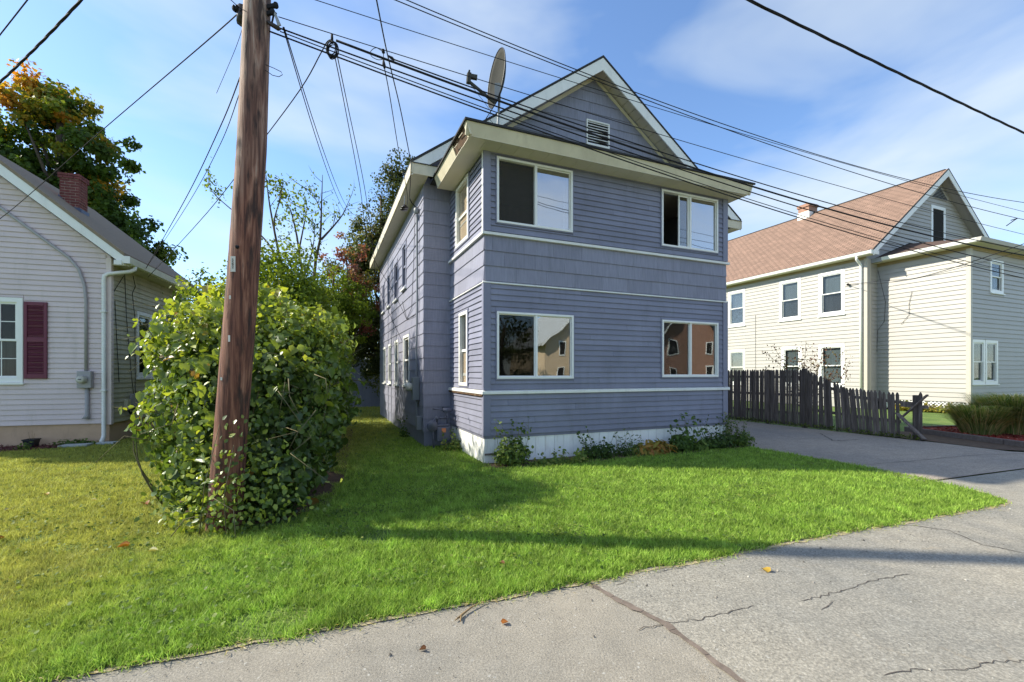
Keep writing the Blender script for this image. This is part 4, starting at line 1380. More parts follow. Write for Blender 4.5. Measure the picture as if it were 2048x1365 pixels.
# main roof
rx, rz = 4.97, 11.8
rf = MB()
for ex in (-1.15, 11.09):
    rf.prism([(ex, 2.8, 7.13), (ex, 2.8, 7.19), (rx, 2.8, rz + 0.04), (rx, 2.8, rz - 0.05)], (0, 13.6, 0))
o = outward(rf.build('roof', 'roof_brown', G))
ridge_roof_uv(o, (0, 1, 0), (0.62, 0, 0.785))
for ex, sg in ((-1.15, 1), (11.09, -1)):
    MB().prism([(ex, 2.78, 7.12), (rx, 2.78, rz - 0.01), (rx, 2.78, rz - 0.34), (ex + sg * 0.02, 2.78, 6.90)], (0, 0.03, 0)).build('rake_board', 'gable_trim', G)
    MB().prism([(ex, 2.775, 7.125), (rx, 2.775, rz - 0.005), (rx, 2.775, rz + 0.055), (ex, 2.775, 7.20)], (0, 0.03, 0)).build('drip_edge', 'roof_dark', G)
    MB().prism([(ex + sg * 0.05, 2.815, 6.98), (rx, 2.815, rz - 0.22), (rx, 2.815, rz - 0.19), (ex + sg * 0.05, 2.815, 7.01)], (0, 0.44, 0)).build('rake_soffit', 'cream_siding', G)
MB().box(4.90, 5.04, 2.9, 16.3, rz + 0.01, rz + 0.055).build('ridge_cap', 'roof_dark', G)
MB().box(-1.10, -0.80, 2.9, 16.2, 6.98, 7.0).build('eave_soffit', 'soffit', G)
MB().prism([(-1.12, 2.82, 6.98), (-1.26, 2.82, 7.00), (-1.30, 2.82, 7.13), (-1.27, 2.82, 7.13), (-1.24, 2.82, 7.02), (-1.14, 2.82, 7.01), (-1.14, 2.82, 7.13), (-1.12, 2.82, 7.13)], (0, 13.4, 0)).build('gutter', 'white', G)
MB().box(-1.30, -0.70, 2.80, 2.819, 6.97, 7.14).build('gutter_end', 'white', G)
MB().tube([(-1.2, 3.45, 6.99), (-1.2, 3.45, 6.85), (-1.0, 3.45, 6.72), (-0.88, 3.45, 6.62), (-0.87, 3.45, 6.5), (-0.87, 3.45, 0.1)], 0.055, 8).build('downspout', 'white', G, smooth=True)
# ell roof
er = MB()
er.add([(-0.48, -0.46, 6.86), (7.4, -0.46, 6.86), (7.4, 3.255, 6.86), (-0.48, 3.255, 6.86), (2.6, 3.255, 7.95), (5.6, 3.255, 7.95)], [(0, 1, 5, 4), (0, 4, 3), (1, 2, 5), (3, 4, 5, 2), (0, 3, 2, 1)])
outward(er.build('ell_roof', 'roof_brown', G))
MB().prism([(0.15, 3.22, 7.10), (2.55, 3.22, 7.98), (3.1, 3.22, 7.98), (1.2, 3.22, 7.3)], (0, 0.03, 0)).build('flashing', 'roof_dark', G)
MB().box(-0.46, 7.3, -0.44, 3.25, 6.70, 6.72).build('ell_soffit', 'soffit', G)
MB().prism([(-0.44, -0.42, 6.70), (-0.56, -0.42, 6.72), (-0.60, -0.42, 6.86), (-0.44, -0.42, 6.86)], (0, 3.2, 0)).build('gutter', 'white', G)
MB().prism([(-0.60, -0.42, 6.70), (-0.60, -0.54, 6.72), (-0.60, -0.58, 6.86), (-0.60, -0.42, 6.86)], (8.0, 0, 0)).build('gutter', 'cream_siding', G)
MB().box(-0.58, -0.44, 2.79, 3.2, 6.68, 6.87).build('gutter_end', 'metal', G)
# chimney
c = MB().box(4.55, 5.35, 9.5, 10.2, 11.2, 12.45)
c.box(4.49, 5.41, 9.44, 10.26, 12.25, 12.40)
CH2 = c.build('chimney', 'brick_tan', G)
MB().box(4.52, 5.38, 9.47, 10.23, 11.1, 11.95).build('flashing', 'white', CH2)
# lattice
lat = MB()
y0, y1 = 0.05, 2.9
n = 22
for k in range(-3, n):
    a = y0 + k * 0.13
    for (s0, s1, dx) in ((a, a + 0.40, 0.0), (a + 0.40, a, -0.009)):
        t = lambda yy, zz: (-0.03 + dx, min(max(yy, y0), y1), zz)
        lat.bar(t(s0, 0.02), t(s1, 0.42), 0.036, 0.008, (1, 0, 0))
lat.build('lattice', 'vinyl_white', G)
for pts in ([(-0.82, 9.0, 5.0), (-0.82, 9.0, 0.8)], [(-0.045, 3.2, 6.4), (-0.045, 2.9, 4.9), (-0.045, 2.95, 4.0), (-0.045, 3.22, 3.6), (-0.06, 3.24, 2.6)], [(-0.045, 1.9, 5.2), (-0.045, 2.0, 4.7), (-0.045, 2.0, 4.2), (-0.045, 2.3, 3.8)]):
    MB().tube(pts, 0.007, 5).build('wall_cable', 'black', G)
MB().lathe([(0.05, 0), (0.07, 0.05), (0.03, 0.1)], 8, (-0.88, 4.0, 5.78)).build('service_insulator', 'porcelain', G)


def at(u, v, Y):
    """photo pixel at a distance Y -> world point"""
    return Vector(((u - 1024) / 897 * Y, Y, 1.6 + (748 - v) / 897 * Y))


# ------------------------------------------------------------------ utility pole
P = thing('utility_pole', 'brown wooden utility pole leaning slightly right above the vine hedge', 'utility pole', (-2.955, 4.60, 0))
axis = [(0.0, 0.0, -0.3, 0.168), (0.0, 0.0, 0.0, 0.162), (0.075, 0.0, 1.03, 0.150), (0.195, 0.0, 2.56, 0.144), (0.285, 0.0, 3.88, 0.136), (0.343, 0.0, 5.41, 0.123), (0.40, 0.0, 7.2, 0.115), (0.43, 0.0, 8.6, 0.108)]


def pole_at(z):
    for a, b in zip(axis[:-1], axis[1:]):
        if a[2] <= z <= b[2]:
            t = (z - a[2]) / (b[2] - a[2])
            return [a[i] + (b[i] - a[i]) * t for i in range(4)]


b = MB()
n = 40
zs = [-0.3 + 8.9 * k / 110 for k in range(111)]
for z in zs:
    x, y, _, r = pole_at(min(z, 8.59))
    for k in range(n):
        th = 2 * math.pi * k / n
        ridge_ = 0.012 * math.sin(th * 5 + z * 0.5 + 1.3 * math.sin(z * 0.7)) * math.sin(z * 0.45 + th * 2) + 0.0035 * math.sin(th * 13 + z * 1.3)
        rr = r * (1 + 0.35 * ridge_ + random.uniform(-0.006, 0.006))
        for (kz, kt, ka) in ((4.55, -1.35, 0.016), (2.95, -1.2, 0.010), (3.35, -1.9, 0.012), (1.5, -1.0, 0.010)):
            d2 = ((z - kz) / 0.09) ** 2 + ((((th - kt) + math.pi) % (2 * math.pi) - math.pi) / 0.30) ** 2
            rr += ka * math.exp(-d2) - 0.5 * ka * math.exp(-d2 * 5)
        b.v.append((x + rr * math.cos(th), y + rr * math.sin(th), z))
for i in range(len(zs) - 1):
    for k in range(n):
        k2 = (k + 1) % n
        b.f.append((i * n + k, i * n + k2, (i + 1) * n + k2, (i + 1) * n + k))
b.f.append(tuple((len(zs) - 1) * n + k for k in range(n)))
b.build('shaft', 'pole', P, smooth=True)


def on_pole(z, off=0.0, dy=0.0):
    x, y, _, r = pole_at(z)
    return Vector((x + off, y - math.sqrt(max(r * r - off * off, 0)) - dy, z))


# number plate, small nail plates
c = on_pole(2.69, -0.02)
pl = MB().box(-0.024, 0.024, -0.006, 0.004, -0.077, 0.077).build('number_plate', 'tag', P, (c.x, c.y - 0.001, c.z))
for k, ch_ in enumerate('5592'):
    cu = bpy.data.curves.new('digit', 'FONT')
    cu.body = ch_
    cu.size = 0.034
    cu.align_x = 'CENTER'
    cu.align_y = 'CENTER'
    cu.extrude = 0.0008
    tmp = bpy.data.objects.new('digit', cu)
    COL.objects.link(tmp)
    me = bpy.data.meshes.new_from_object(tmp.evaluated_get(bpy.context.evaluated_depsgraph_get()))
    bpy.data.objects.remove(tmp)
    me.transform(Matrix.Rotation(R(90), 4, 'X') @ Matrix.Scale(1.25, 4, (1, 0, 0)))
    me.materials.clear()
    link('digit', me, 'ink', pl, (0, -0.0075, 0.040 - k * 0.0245))
for z, off, hh in ((1.95, 0.0, 0.032), (2.36, -0.025, 0.018), (1.55, -0.05, 0.015)):
    c = on_pole(z, off)
    MB().box(-0.009, 0.009, -0.004, 0.003, -hh, hh).build('nail_plate', 'tag', P, tuple(c))
c = on_pole(2.86, 0.01)
MB().lathe([(0.016, 0.004), (0.02, -0.004), (0.012, -0.02), (0.0, -0.021)], 8, tuple(c), 'y').build('bolt', 'black', P)
# hardware near the top
x, y, _, r = pole_at(5.2)
MB().tube([(x - r - 0.02, y, 5.36), (x - r - 0.02, y, 5.19)], [0.05, 0.055], 8).build('spool_insulator', 'porcelain', P, smooth=True)
MB().lathe([(0.02, 0), (0.035, 0.02), (0.02, 0.035), (0.035, 0.05), (0.02, 0.07)], 10, (x - r - 0.10, y - 0.03, 5.32), 'x').build('wire_clamp', 'black', P)
for (z, l) in ((5.34, 0.09), (5.27, 0.06)):
    xx, yy, _, rr = pole_at(z)
    MB().bar((xx + rr - 0.02, yy - 0.02, z), (xx + rr + l, yy - 0.04, z + 0.005), 0.03, 0.035).lathe([(0.018, -0.02), (0.028, 0.0), (0.02, 0.03)], 8, (xx + rr + l, yy - 0.04, z)).build('bracket', 'black', P)
xx, yy, _, rr = pole_at(5.2)
MB().tube([(xx + rr, yy - 0.03, 5.19), (xx + rr + 0.02, yy - 0.04, 5.17), (xx + rr + 0.11, yy - 0.02, 5.125), (xx + rr + 0.13, yy - 0.02, 5.115)], [0.008, 0.022, 0.024, 0.008], 8).build('cable_splice', 'porcelain', P, smooth=True)
MB().prism([(xx + rr + 0.075, yy - 0.05, 5.27), (xx + rr + 0.095, yy - 0.05, 5.27), (xx + rr + 0.15, yy - 0.05, 5.14), (xx + rr + 0.115, yy - 0.05, 5.13)], (0, 0.012, 0)).build('wedge_clamp', 'metal', P)
MB().tube([(xx + rr + 0.10, yy - 0.04, 5.27), (xx + rr + 0.07, yy - 0.04, 5.24), (xx + rr + 0.05, yy - 0.03, 5.18)], 0.010, 6).build('jumper', 'black', P)
MB().tube([at(531, 130, 4.56) - P.location, at(548, 137, 4.54) - P.location, at(562, 144, 4.53) - P.location, at(565, 150, 4.53) - P.location, at(558, 154, 4.53) - P.location, at(545, 151, 4.54) - P.location, at(531, 141, 4.56) - P.location], 0.0035, 5).build('loose_loop', 'black', P, smooth=True)

# ------------------------------------------------------------------ overhead wires
WDIR = Vector((0.937, 0.350, 0))


def wire(label, pts, r, name='overhead_wire', cat='wire', group='overhead wires', twist=False, n=60):
    pts = [Vector(p) for p in pts]
    o = None
    if twist:
        fr = []
        for i, p in enumerate(pts):
            fr.append(p)
        b = MB()
        L = len(pts)
        for ph in (0, 2.1, 4.2):
            q = []
            for i, p in enumerate(pts):
                t = i * 0.40 + ph
                d = (pts[min(i + 1, L - 1)] - pts[max(i - 1, 0)]).normalized()
                a = d.cross(Vector((0, 0, 1))).normalized()
                c = d.cross(a)
                q.append(p + (a * math.cos(t) + c * math.sin(t)) * r * 0.6)
            b.tube(q, r * 0.72, 5)
        o = b.build(name, 'black', smooth=True)
    else:
        o = MB().tube(pts, r, 6).build(name, 'black', smooth=True)
    return tag(o, label, cat, group)


def span(pix, dep=None, s1=22.0, s0=None, off=0.0, n=40):
    """a sagging wire in the street's vertical plane through the pole, fitted to measured sight lines"""
    A = Vector((-2.62, 4.60, 0)) + Vector((-0.35, 0.937, 0)) * off
    S, Z = [], []
    for u, v in pix:
        k = (u - 1024) / 897
        s = (k * A.y - A.x) / (WDIR.x - k * WDIR.y)
        Y = A.y + s * WDIR.y
        S.append(s)
        Z.append(1.6 + (748 - v) / 897 * Y)
    co = np.polyfit(S, Z, 2 if len(S) > 2 else 1)
    a0 = S[0] if s0 is None else s0
    return [A + WDIR * s + Vector((0, 0, float(np.polyval(co, s)))) for s in np.linspace(a0, s1, n)]


def curve(pts, n=30):
    """smooth curve through a few 3-D points"""
    pts = [Vector(p) for p in pts]
    out = []
    m = len(pts)
    for i in range(m - 1):
        p0, p1, p2, p3 = pts[max(i - 1, 0)], pts[i], pts[i + 1], pts[min(i + 2, m - 1)]
        k = max(3, n // (m - 1))
        for j in range(k):
            t = j / k
            out.append(0.5 * ((2 * p1) + (p2 - p0) * t + (2 * p0 - 5 * p1 + 4 * p2 - p3) * t * t + (3 * p1 - p0 - 3 * p2 + p3) * t ** 3))
    out.append(pts[-1])
    return out


def sagged(p, q, sag, n=24):
    p, q = Vector(p), Vector(q)
    return [p.lerp(q, t) - Vector((0, 0, 4 * sag * t * (1 - t))) for t in np.linspace(0, 1, n)]


wire('thin top wire of the bundle crossing the gable, carrying the coil near the pole', span([(557, 28), (661, 69), (764, 102), (860, 130), (1008, 176), (1161, 221), (1420, 300), (1746, 389), (2040, 468)]), 0.0045)
wire('thick black cable of the bundle starting beside the hanging coil', span([(672, 80), (777, 121), (887, 163), (964, 191), (1440, 352), (1630, 411), (1795, 456), (2048, 511)]), 0.0125)
wire('black cable starting at the dead end clamp beside the crossing drop wire', span([(786, 117), (926, 170), (1000, 197), (1440, 341), (1672, 411), (1865, 461), (2048, 500)], off=0.03), 0.0075)
wire('black cable leaving the brown splice, passing just above the lowest wires', span([(556, 57), (640, 88), (766, 132), (888, 175), (954, 197), (1250, 301), (1472, 376), (1620, 424), (1924, 505), (2048, 538)]), 0.008)
wire('slim black cable under the brown splice, second lowest of the bundle', span([(560, 61), (640, 93), (769, 145), (954, 212), (1250, 317), (1480, 392), (1762, 478), (2048, 549)], off=0.02), 0.0055)
wire('lowest black cable of the bundle, passing right over the porch eave', span([(536, 60), (560, 66), (669, 111), (802, 166), (962, 225), (1051, 259), (1390, 358), (1646, 455), (1859, 510), (2048, 557)], off=-0.02), 0.008)
wire('high thin wire running over the ridge of the blue house, upper of a close pair', span([(820, 0), (958, 60), (1147, 139), (1270, 186), (1420, 246), (1666, 318), (1850, 362), (2048, 408)], off=0.3, s0=0.2), 0.006)
wire('high thin wire running over the ridge of the blue house, lower of a close pair', span([(770, 0), (931, 60), (1098, 119), (1256, 178), (1400, 237), (1618, 322), (1740, 360), (2048, 438)], off=0.3, s0=0.2), 0.006)
wire('thin single wire crossing the top of the dish and the gable peak', span([(630, 0), (815, 60), (978, 111), (1122, 157), (1278, 205), (1480, 268), (1740, 341), (2048, 424)], off=0.5, s0=0.2), 0.0045)
sp = span([(1740, 360), (2014, 445)], off=0.3, n=2)
wire('small dark spreader clip on the far wires right of the cream gable', [at(2013, 452, 13), at(2030, 440, 12.6), at(2035, 437, 12.5), at(2022, 441, 12.4)], 0.012, 'wire_spreader', 'wire clip', None)

coilp = span([(661, 69), (664, 82)], n=2)[0]
cY = at(664, 69, 4.9)
b = MB()
kc = Vector(at(664, 96, 4.9))
for k in range(7):
    rr = 0.075 + 0.010 * (k % 3)
    pts = []
    for j in range(19):
        t = j / 18 * 2 * math.pi
        pts.append(kc + Vector((math.cos(t) * rr * 0.62 + 0.006 * (k % 2), (k - 3) * 0.008, math.sin(t) * rr - 0.02 + 0.006 * math.sin(3 * t + k))))
    b.tube(pts, 0.006, 5)
b.tube([kc + Vector((0.0, 0, 0.15)), kc + Vector((0, 0, 0.05))], [0.012, 0.016], 6)
tag(b.build('cable_coil', 'black', smooth=True), 'coil of spare black cable hanging from the top wire near the pole', 'cable coil')
b = MB()
b.tube([at(766, 100, 5.35), at(767, 106, 5.35)], 0.02, 6).tube([at(767, 120, 5.3), at(768, 131, 5.3), at(769, 137, 5.3)], [0.010, 0.022, 0.012], 6)
b.tube([at(767, 106, 5.35), at(767, 121, 5.3)], 0.005, 5)
b.tube(curve([at(766, 104, 5.35), at(752, 96, 5.35), at(741, 104, 5.34), at(744, 114, 5.33), at(756, 120, 5.32), at(766, 119, 5.32)]), 0.004, 5)
b.tube([at(776, 112, 5.36), at(784, 117, 5.36), at(789, 121, 5.37)], [0.010, 0.018, 0.010], 6)
tag(b.build('drop_splice', 'black', smooth=True), 'black splice with a loose wire loop on the bundle right of the coil', 'wire splice')

wallp = bw(-0.63, 4.35, 3.02)
wire('drop wire from the coil to the side wall of the blue house, left of two', curve([at(669, 110, 4.92), at(690, 215, 6.2), at(720, 375, 8.0), at(740, 500, 9.8), at(789, 588, 10.9), wallp]), 0.0055, group='drop wires to the blue house')
wire('drop wire from the coil to the side wall of the blue house, right of two', curve([at(674, 110, 4.93), at(696, 215, 6.2), at(729, 375, 8.0), at(747, 500, 9.8), at(757, 575, 11.4), bw(-0.63, 5.1, 2.5)]), 0.0055, group='drop wires to the blue house')
wire('drop wire from the splice down to the eave of the blue house', curve([at(769, 137, 5.3), at(780, 195, 6.1), at(797, 300, 7.6), at(806, 340, 8.4), at(815, 395, 9.2), bw(-0.86, 3.05, 5.45)]), 0.006, group='drop wires to the blue house')
wire('thicker drop wire crossing the bundle and landing at the eave insulator of the blue house', curve([at(735, -90, 4.2), at(753, 0, 5.0), at(775, 110, 6.2), at(800, 215, 7.5), at(818, 305, 8.6), at(822, 330, 8.9), bw(-0.86, 2.6, 5.52)]), 0.0085, group='drop wires to the blue house')
wire('long cable from the pole spool down left across the grey gable', curve([at(482, 22, 4.55), at(405, 90, 5.2), at(203, 262, 7.1), at(0, 438, 9.0), lw(-2.5, -0.1, 4.55)]), 0.007, group='drop wires to the grey house')
wire('short wire rising left from the pole spool out of the picture', [at(484, 20, 4.55), at(470, 8, 4.5), at(430, -30, 4.2)], 0.004)
eave = lw(0.35, 0.75, 4.16)
eave2 = lw(0.30, 1.05, 4.05)
wire('wire from behind the pole to the gutter of the grey house, upper of two', curve([at(480, 155, 4.72), at(440, 255, 5.9), at(370, 400, 7.6), eave]), 0.0065, group='drop wires to the grey house')
wire('wire from behind the pole to the gutter of the grey house, lower of two', curve([at(478, 190, 4.75), at(440, 290, 5.9), at(375, 410, 7.6), eave]), 0.0045, group='drop wires to the grey house')
wire('wire from the coil passing behind the pole to the grey house eave', curve([at(661, 80, 4.9), at(653, 86, 4.9), at(640, 110, 4.95), at(600, 180, 5.3), at(517, 292, 6.2), at(415, 425, 8.0), eave2]), 0.0065, group='drop wires to the grey house')
wire('very thin wire hanging left of the pole top', curve([at(487, 50, 4.7), at(470, 100, 5.0), at(433, 187, 5.6)]), 0.0028)
wire('thin wire of a pair running from the wedge clamp back over the trees, left one', sagged(at(566, 55, 4.62), at(704, 432, 19.0), 0.55), 0.006)
wire('thin wire of a pair running from the wedge clamp back over the trees, right one', sagged(at(568, 55, 4.62), at(712, 430, 19.0), 0.52), 0.006)
wire('thick twisted cable crossing the upper right sky corner', sagged(at(1440, -28, 4.6), at(2130, 304, 8.2), 0.02, 80), 0.0125, twist=True, group=None)
wire('thick twisted cable crossing the orange tree top at upper left', sagged(at(185, -25, 4.4), at(-60, 215, 6.2), 0.06, 70), 0.011, twist=True, group=None)
wire('short black wire in the extreme upper left corner', curve([at(70, -20, 4.6), at(55, 0, 4.7), at(0, 70, 5.2), at(-40, 120, 5.5)]), 0.007)
insul = RHO + BE1 * (-0.88) + BE2 * 4.0 + Vector((0, 0, 5.83))
wire('service drop sagging to the side wall insulator of the cream house, upper of two', curve([at(2120, 450, 11.0), at(2048, 488, 12.5), at(1848, 553, 16.0), at(1768, 562, 18.5), insul]), 0.011, group='drop wires to the cream house')
wire('service drop sagging to the side wall insulator of the cream house, lower of two', curve([at(2120, 475, 11.0), at(2000, 515, 13.0), at(1830, 558, 16.5), at(1756, 567, 19.0), insul]), 0.007, group='drop wires to the cream house')

# ------------------------------------------------------------------ satellite dish
DP = bw(0.62, 0.98, 6.02)
D = thing('satellite_dish', 'grey satellite dish with a long arm standing on the porch roof', 'satellite dish', tuple(DP))
dn = Vector((-0.90, -0.42, 0.08)).normalized()
dx = dn.cross(Vector((0, 0, 1))).normalized()
dz = dx.cross(dn).normalized()
dc = Vector((-0.03, -0.05, 1.50))
MB().tube([(0, 0, 0), (0.0, 0.02, 0.55), (0.035, 0.07, 1.18), (0.03, 0.03, 1.36)], 0.025, 10).build('mast', 'metal', D, smooth=True)
MB().bar((0.0, 0.02, 0.52), (-0.14, 0.25, 0.05), 0.02, 0.02).bar((0, 0.02, 0.52), (0.24, 0.1, 0.05), 0.02, 0.02).box(-0.1, 0.1, -0.08, 0.1, -0.01, 0.02).build('brace', 'metal', D)
MB().tube([(-0.02, 0.0, 1.06), (-0.28, -0.05, 0.62)], 0.009, 6).build('ground_rod', 'black', D)
mbd = MB()
rings, seg = 8, 40
for side in (0, 1):
    for i in range(rings + 1):
        r = i / rings
        for k in range(seg):
            t = 2 * math.pi * k / seg
            dep = 0.13 * r * r - 0.13 - side * 0.014
            p = dc + dx * (0.43 * r * math.cos(t)) + dz * (0.56 * r * math.sin(t)) + dn * dep
            mbd.v.append(tuple(p))
    o_ = side * (rings + 1) * seg
    for i in range(rings):
        for k in range(seg):
            k2 = (k + 1) % seg
            q = (o_ + i * seg + k, o_ + i * seg + k2, o_ + (i + 1) * seg + k2, o_ + (i + 1) * seg + k)
            mbd.f.append(q if side == 0 else q[::-1])
for k in range(seg):
    k2 = (k + 1) % seg
    a = rings * seg
    c2 = (rings + 1) * seg + rings * seg
    mbd.f.append((a + k, a + k2, c2 + k2, c2 + k))
mbd.build('reflector', 'dish', D, smooth=True)
rim = [dc + dx * (0.435 * math.cos(2 * math.pi * k / 40)) + dz * (0.566 * math.sin(2 * math.pi * k / 40)) for k in range(41)]
MB().tube(rim, 0.010, 6, cap=False).build('rim', 'black_plastic', D, smooth=True)
# worn dark print low on the reflector
pr = MB()
for (ux, uz, rx_, rz_) in ((0.0, -0.25, 0.17, 0.085), (-0.10, -0.16, 0.05, 0.05), (0.08, -0.15, 0.035, 0.06), (0.11, -0.06, 0.015, 0.07), (0.02, -0.33, 0.12, 0.05)):
    vs = []
    for k in range(16):
        t = 2 * math.pi * k / 16
        a_, b_ = ux + rx_ * math.cos(t) * random.uniform(0.85, 1.1), uz + rz_ * math.sin(t) * random.uniform(0.85, 1.1)
        r2 = (a_ / 0.43) ** 2 + (b_ / 0.56) ** 2
        vs.append(dc + dx * a_ + dz * b_ + dn * (0.13 * r2 - 0.13 + 0.012))
    cen = dc + dx * ux + dz * uz + dn * (0.13 * ((ux / 0.43) ** 2 + (uz / 0.56) ** 2) - 0.13 + 0.016)
    pr.add(vs + [cen], [(k, (k + 1) % 16, 16) for k in range(16)])
outward(pr.build('emblem', 'dish_stain', D))
foot = dc - dz * 0.50 - dn * 0.02
lnb = dc + dn * 0.40 - dz * 0.20 + Vector((-0.16, 0, 0))
MB().bar(foot, lnb, 0.045, 0.045).build('feed_arm', 'dish', D)
hb = MB().bar(lnb - dz * 0.04, lnb + dz * 0.16, 0.08, 0.07)
hb.bar(lnb + dz * 0.10, lnb + dz * 0.10 + Vector((0.16, 0.03, -0.01)), 0.07, 0.075)
hb.bar(lnb + dz * 0.16, lnb + dz * 0.22, 0.03, 0.03)
hb.build('receiver', 'dish', D)
MB().tube(curve([lnb - dz * 0.02, foot + Vector((-0.10, -0.02, -0.16)), foot + Vector((-0.12, 0, -0.3)), Vector((0.05, 0.02, 0.45)), Vector((0.06, 0.05, 0.05))]), 0.004, 5).build('coax_cable', 'black', D)
MB().box(-0.06, 0.06, -0.04, 0.05, 1.10, 1.42).build('mount_bracket', 'metal', D)

# ------------------------------------------------------------------ gas meter
GM = thing('gas_meter', 'blue-grey gas meter with regulator in the nook beside the porch', 'gas meter', tuple(bw(-0.27, 1.95)), BROT)
MB().box(-0.15, 0.15, -0.12, 0.10, 0.16, 0.48).build('meter_body', 'meter_blue', GM, bevel=0.03)
MB().box(-0.13, 0.13, -0.10, 0.08, 0.482, 0.53).build('meter_cap', 'meter_blue', GM, bevel=0.02)
MB().box(-0.05, 0.04, -0.128, -0.121, 0.36, 0.45).build('label_plate', 'orange_label', GM)
MB().lathe([(0.0, -0.04), (0.11, -0.035), (0.12, 0.0), (0.11, 0.03), (0.06, 0.06), (0.0, 0.065)], 16, (-0.24, -0.08, 0.50), 'y').build('regulator', 'meter_blue', GM, smooth=True)
MB().tube([(-0.24, -0.06, 0.46), (-0.22, -0.06, 0.30), (-0.20, -0.05, 0.0)], 0.022, 8).tube([(-0.12, 0, 0.52), (-0.12, 0, 0.66), (-0.24, -0.05, 0.60)], 0.022, 8).tube([(0.10, 0, 0.52), (0.10, 0.0, 0.80), (0.10, 0.2, 0.84), (0.10, 0.33, 0.84)], 0.022, 8).tube([(-0.12, 0.0, 0.66), (0.10, 0.0, 0.66)], 0.018, 8).build('pipework', 'meter_blue', GM, smooth=True)
MB().lathe([(0.045, -0.09), (0.045, 0.09)], 10, (0.10, 0.0, 0.82), 'x').tube([(-0.2, 0.08, 0.86), (0.02, 0.02, 0.82)], 0.018, 8).lathe([(0.04, -0.03), (0.04, 0.03)], 10, (-0.12, 0.0, 0.66), 'z').build('valve', 'meter_blue', GM, smooth=True)

# ------------------------------------------------------------------ fence
FO = Vector((8.76, 13.4, 0))
FDIR = Vector((0.385, -0.923, 0))         # towards the street
FE = thing('picket_fence', 'weathered dark picket fence sagging toward the street beside the driveway', 'fence', tuple(FO), math.atan2(-0.923, 0.385))
pk = {}


def picket_mesh(w, h):
    k = (w, round(h, 2))
    if k not in pk:
        q = MB().prism([(-w / 2, 0, 0), (w / 2, 0, 0), (w / 2, 0, h - 0.07), (w * 0.22, 0, h - 0.015), (0, 0, h), (-w * 0.22, 0, h - 0.015), (-w / 2, 0, h - 0.07)], (0, -0.018, 0))
        me = bpy.data.meshes.new('picket')
        me.from_pydata(q.v, [], q.f)
        me.materials.append(MAT['fence'])
        pk[k] = me
    return pk[k]


s = -6.2
while s < 2.42:
    if s < -0.05:
        h, lean, wdt = 1.72 + random.uniform(-0.012, 0.012), random.uniform(-0.008, 0.008), 0.066
    else:
        h = 1.72 - 0.50 * min(1, s / 1.25) if s < 1.25 else 1.22 - 0.10 * (s - 1.25)
        lean = 0.0 if s < 0.5 else (0.03 + 0.05 * min(1, (s - 0.5) / 0.6))
        lean *= max(0.0, 1.0 - max(0, s - 1.9) / 0.6)
        lean += random.uniform(-0.012, 0.012)
        wdt = 0.070
        h = round(h / 0.04) * 0.04 + random.uniform(0, 0)
    if not (0.80 < s < 0.90):
        o = link('picket', picket_mesh(wdt, round(h, 2)), None, FE, (s, -0.03 + random.uniform(-0.004, 0.004), 0.02))
        o.rotation_euler = (random.uniform(-0.006, 0.006), -lean, random.uniform(-0.03, 0.03))
    s += wdt + random.choice([0.006, 0.010, 0.016, 0.022])
for (a, b_, z0, z1) in ((-6.2, 0.0, 0.40, 0.40), (-6.2, 0.0, 0.95, 0.95), (-6.2, 0.0, 1.50, 1.50), (0.02, 1.25, 1.42, 1.02), (1.25, 2.75, 0.98, 0.86), (0.02, 1.4, 0.55, 0.45), (1.4, 2.4, 0.45, 0.40)):
    MB().bar((a, 0.02, z0), (b_, 0.02, z1), 0.04, 0.075).build('rail', 'fence', FE)
for sx, hh in ((-6.1, 1.74), (-3.6, 1.74), (-2.4 * 0.5, 1.72), (0.0, 1.76)):
    MB().box(sx - 0.055, sx + 0.055, -0.055, 0.055, -0.1, hh).build('post', 'fence', FE, (0, 0.0 if sx < 0 else -0.03, 0))
MB().box(2.66, 2.80, -0.02, 0.09, -0.1, 1.08).build('post', 'fence', FE)
o = link('picket', picket_mesh(0.07, 1.16), None, FE, (2.83, -0.03, 0.0))
MB().bar((2.45, -0.04, 0.52), (2.98, -0.07, 1.10), 0.03, 0.085, (0, 1, 0)).build('loose_board', 'fence', FE)
MB().bar((2.38, -0.10, 0.62), (3.02, -0.28, 0.06), 0.035, 0.12, (0, 1, 0)).build('loose_board', 'fence', FE)
MB().bar((2.40, 0.02, 0.82), (2.95, 0.02, 0.80), 0.04, 0.075).build('rail', 'fence', FE)

# ------------------------------------------------------------------ shed behind
SP = at(722, 815, 21.5)
SH = thing('garden_shed', 'dark blue gable shed at the end of the side lawn', 'shed', (SP.x, 21.5, 0), BROT - 0.25)
MB().prism([(-1.9, 0, -0.05), (1.9, 0, -0.05), (1.9, 0, 1.75), (-0.35, 0, 2.42), (-1.9, 0, 1.9)], (0, 3.0, 0)).build('wall', 'blue_trim', SH)
for k in range(18):
    xx = -1.88 + k * 0.212
    top_ = 2.42 - (xx + 0.30) * 0.298 if xx > -0.35 else 1.9 + (xx + 1.9) * 0.335
    MB().box(xx, xx + 0.205, -0.014, -0.001, 0.0, top_ - 0.05).build('panel', 'blue_trim', SH)
outward(MB().prism([(-2.05, -0.15, 1.86), (-0.35, -0.15, 2.44), (2.05, -0.15, 1.72), (2.05, -0.15, 1.79), (-0.35, -0.15, 2.51), (-2.05, -0.15, 1.93)], (0, 3.3, 0)).build('roof', 'metal_white', SH))

# ------------------------------------------------------------------ vegetation helpers
def stems(name, segs, mat, parent, n=5):
    b = MB()
    for pts, r0, r1 in segs:
        m = len(pts)
        b.tube(pts, [r0 + (r1 - r0) * i / max(m - 1, 1) for i in range(m)], n)
    return b.build(name, mat, parent, smooth=True)


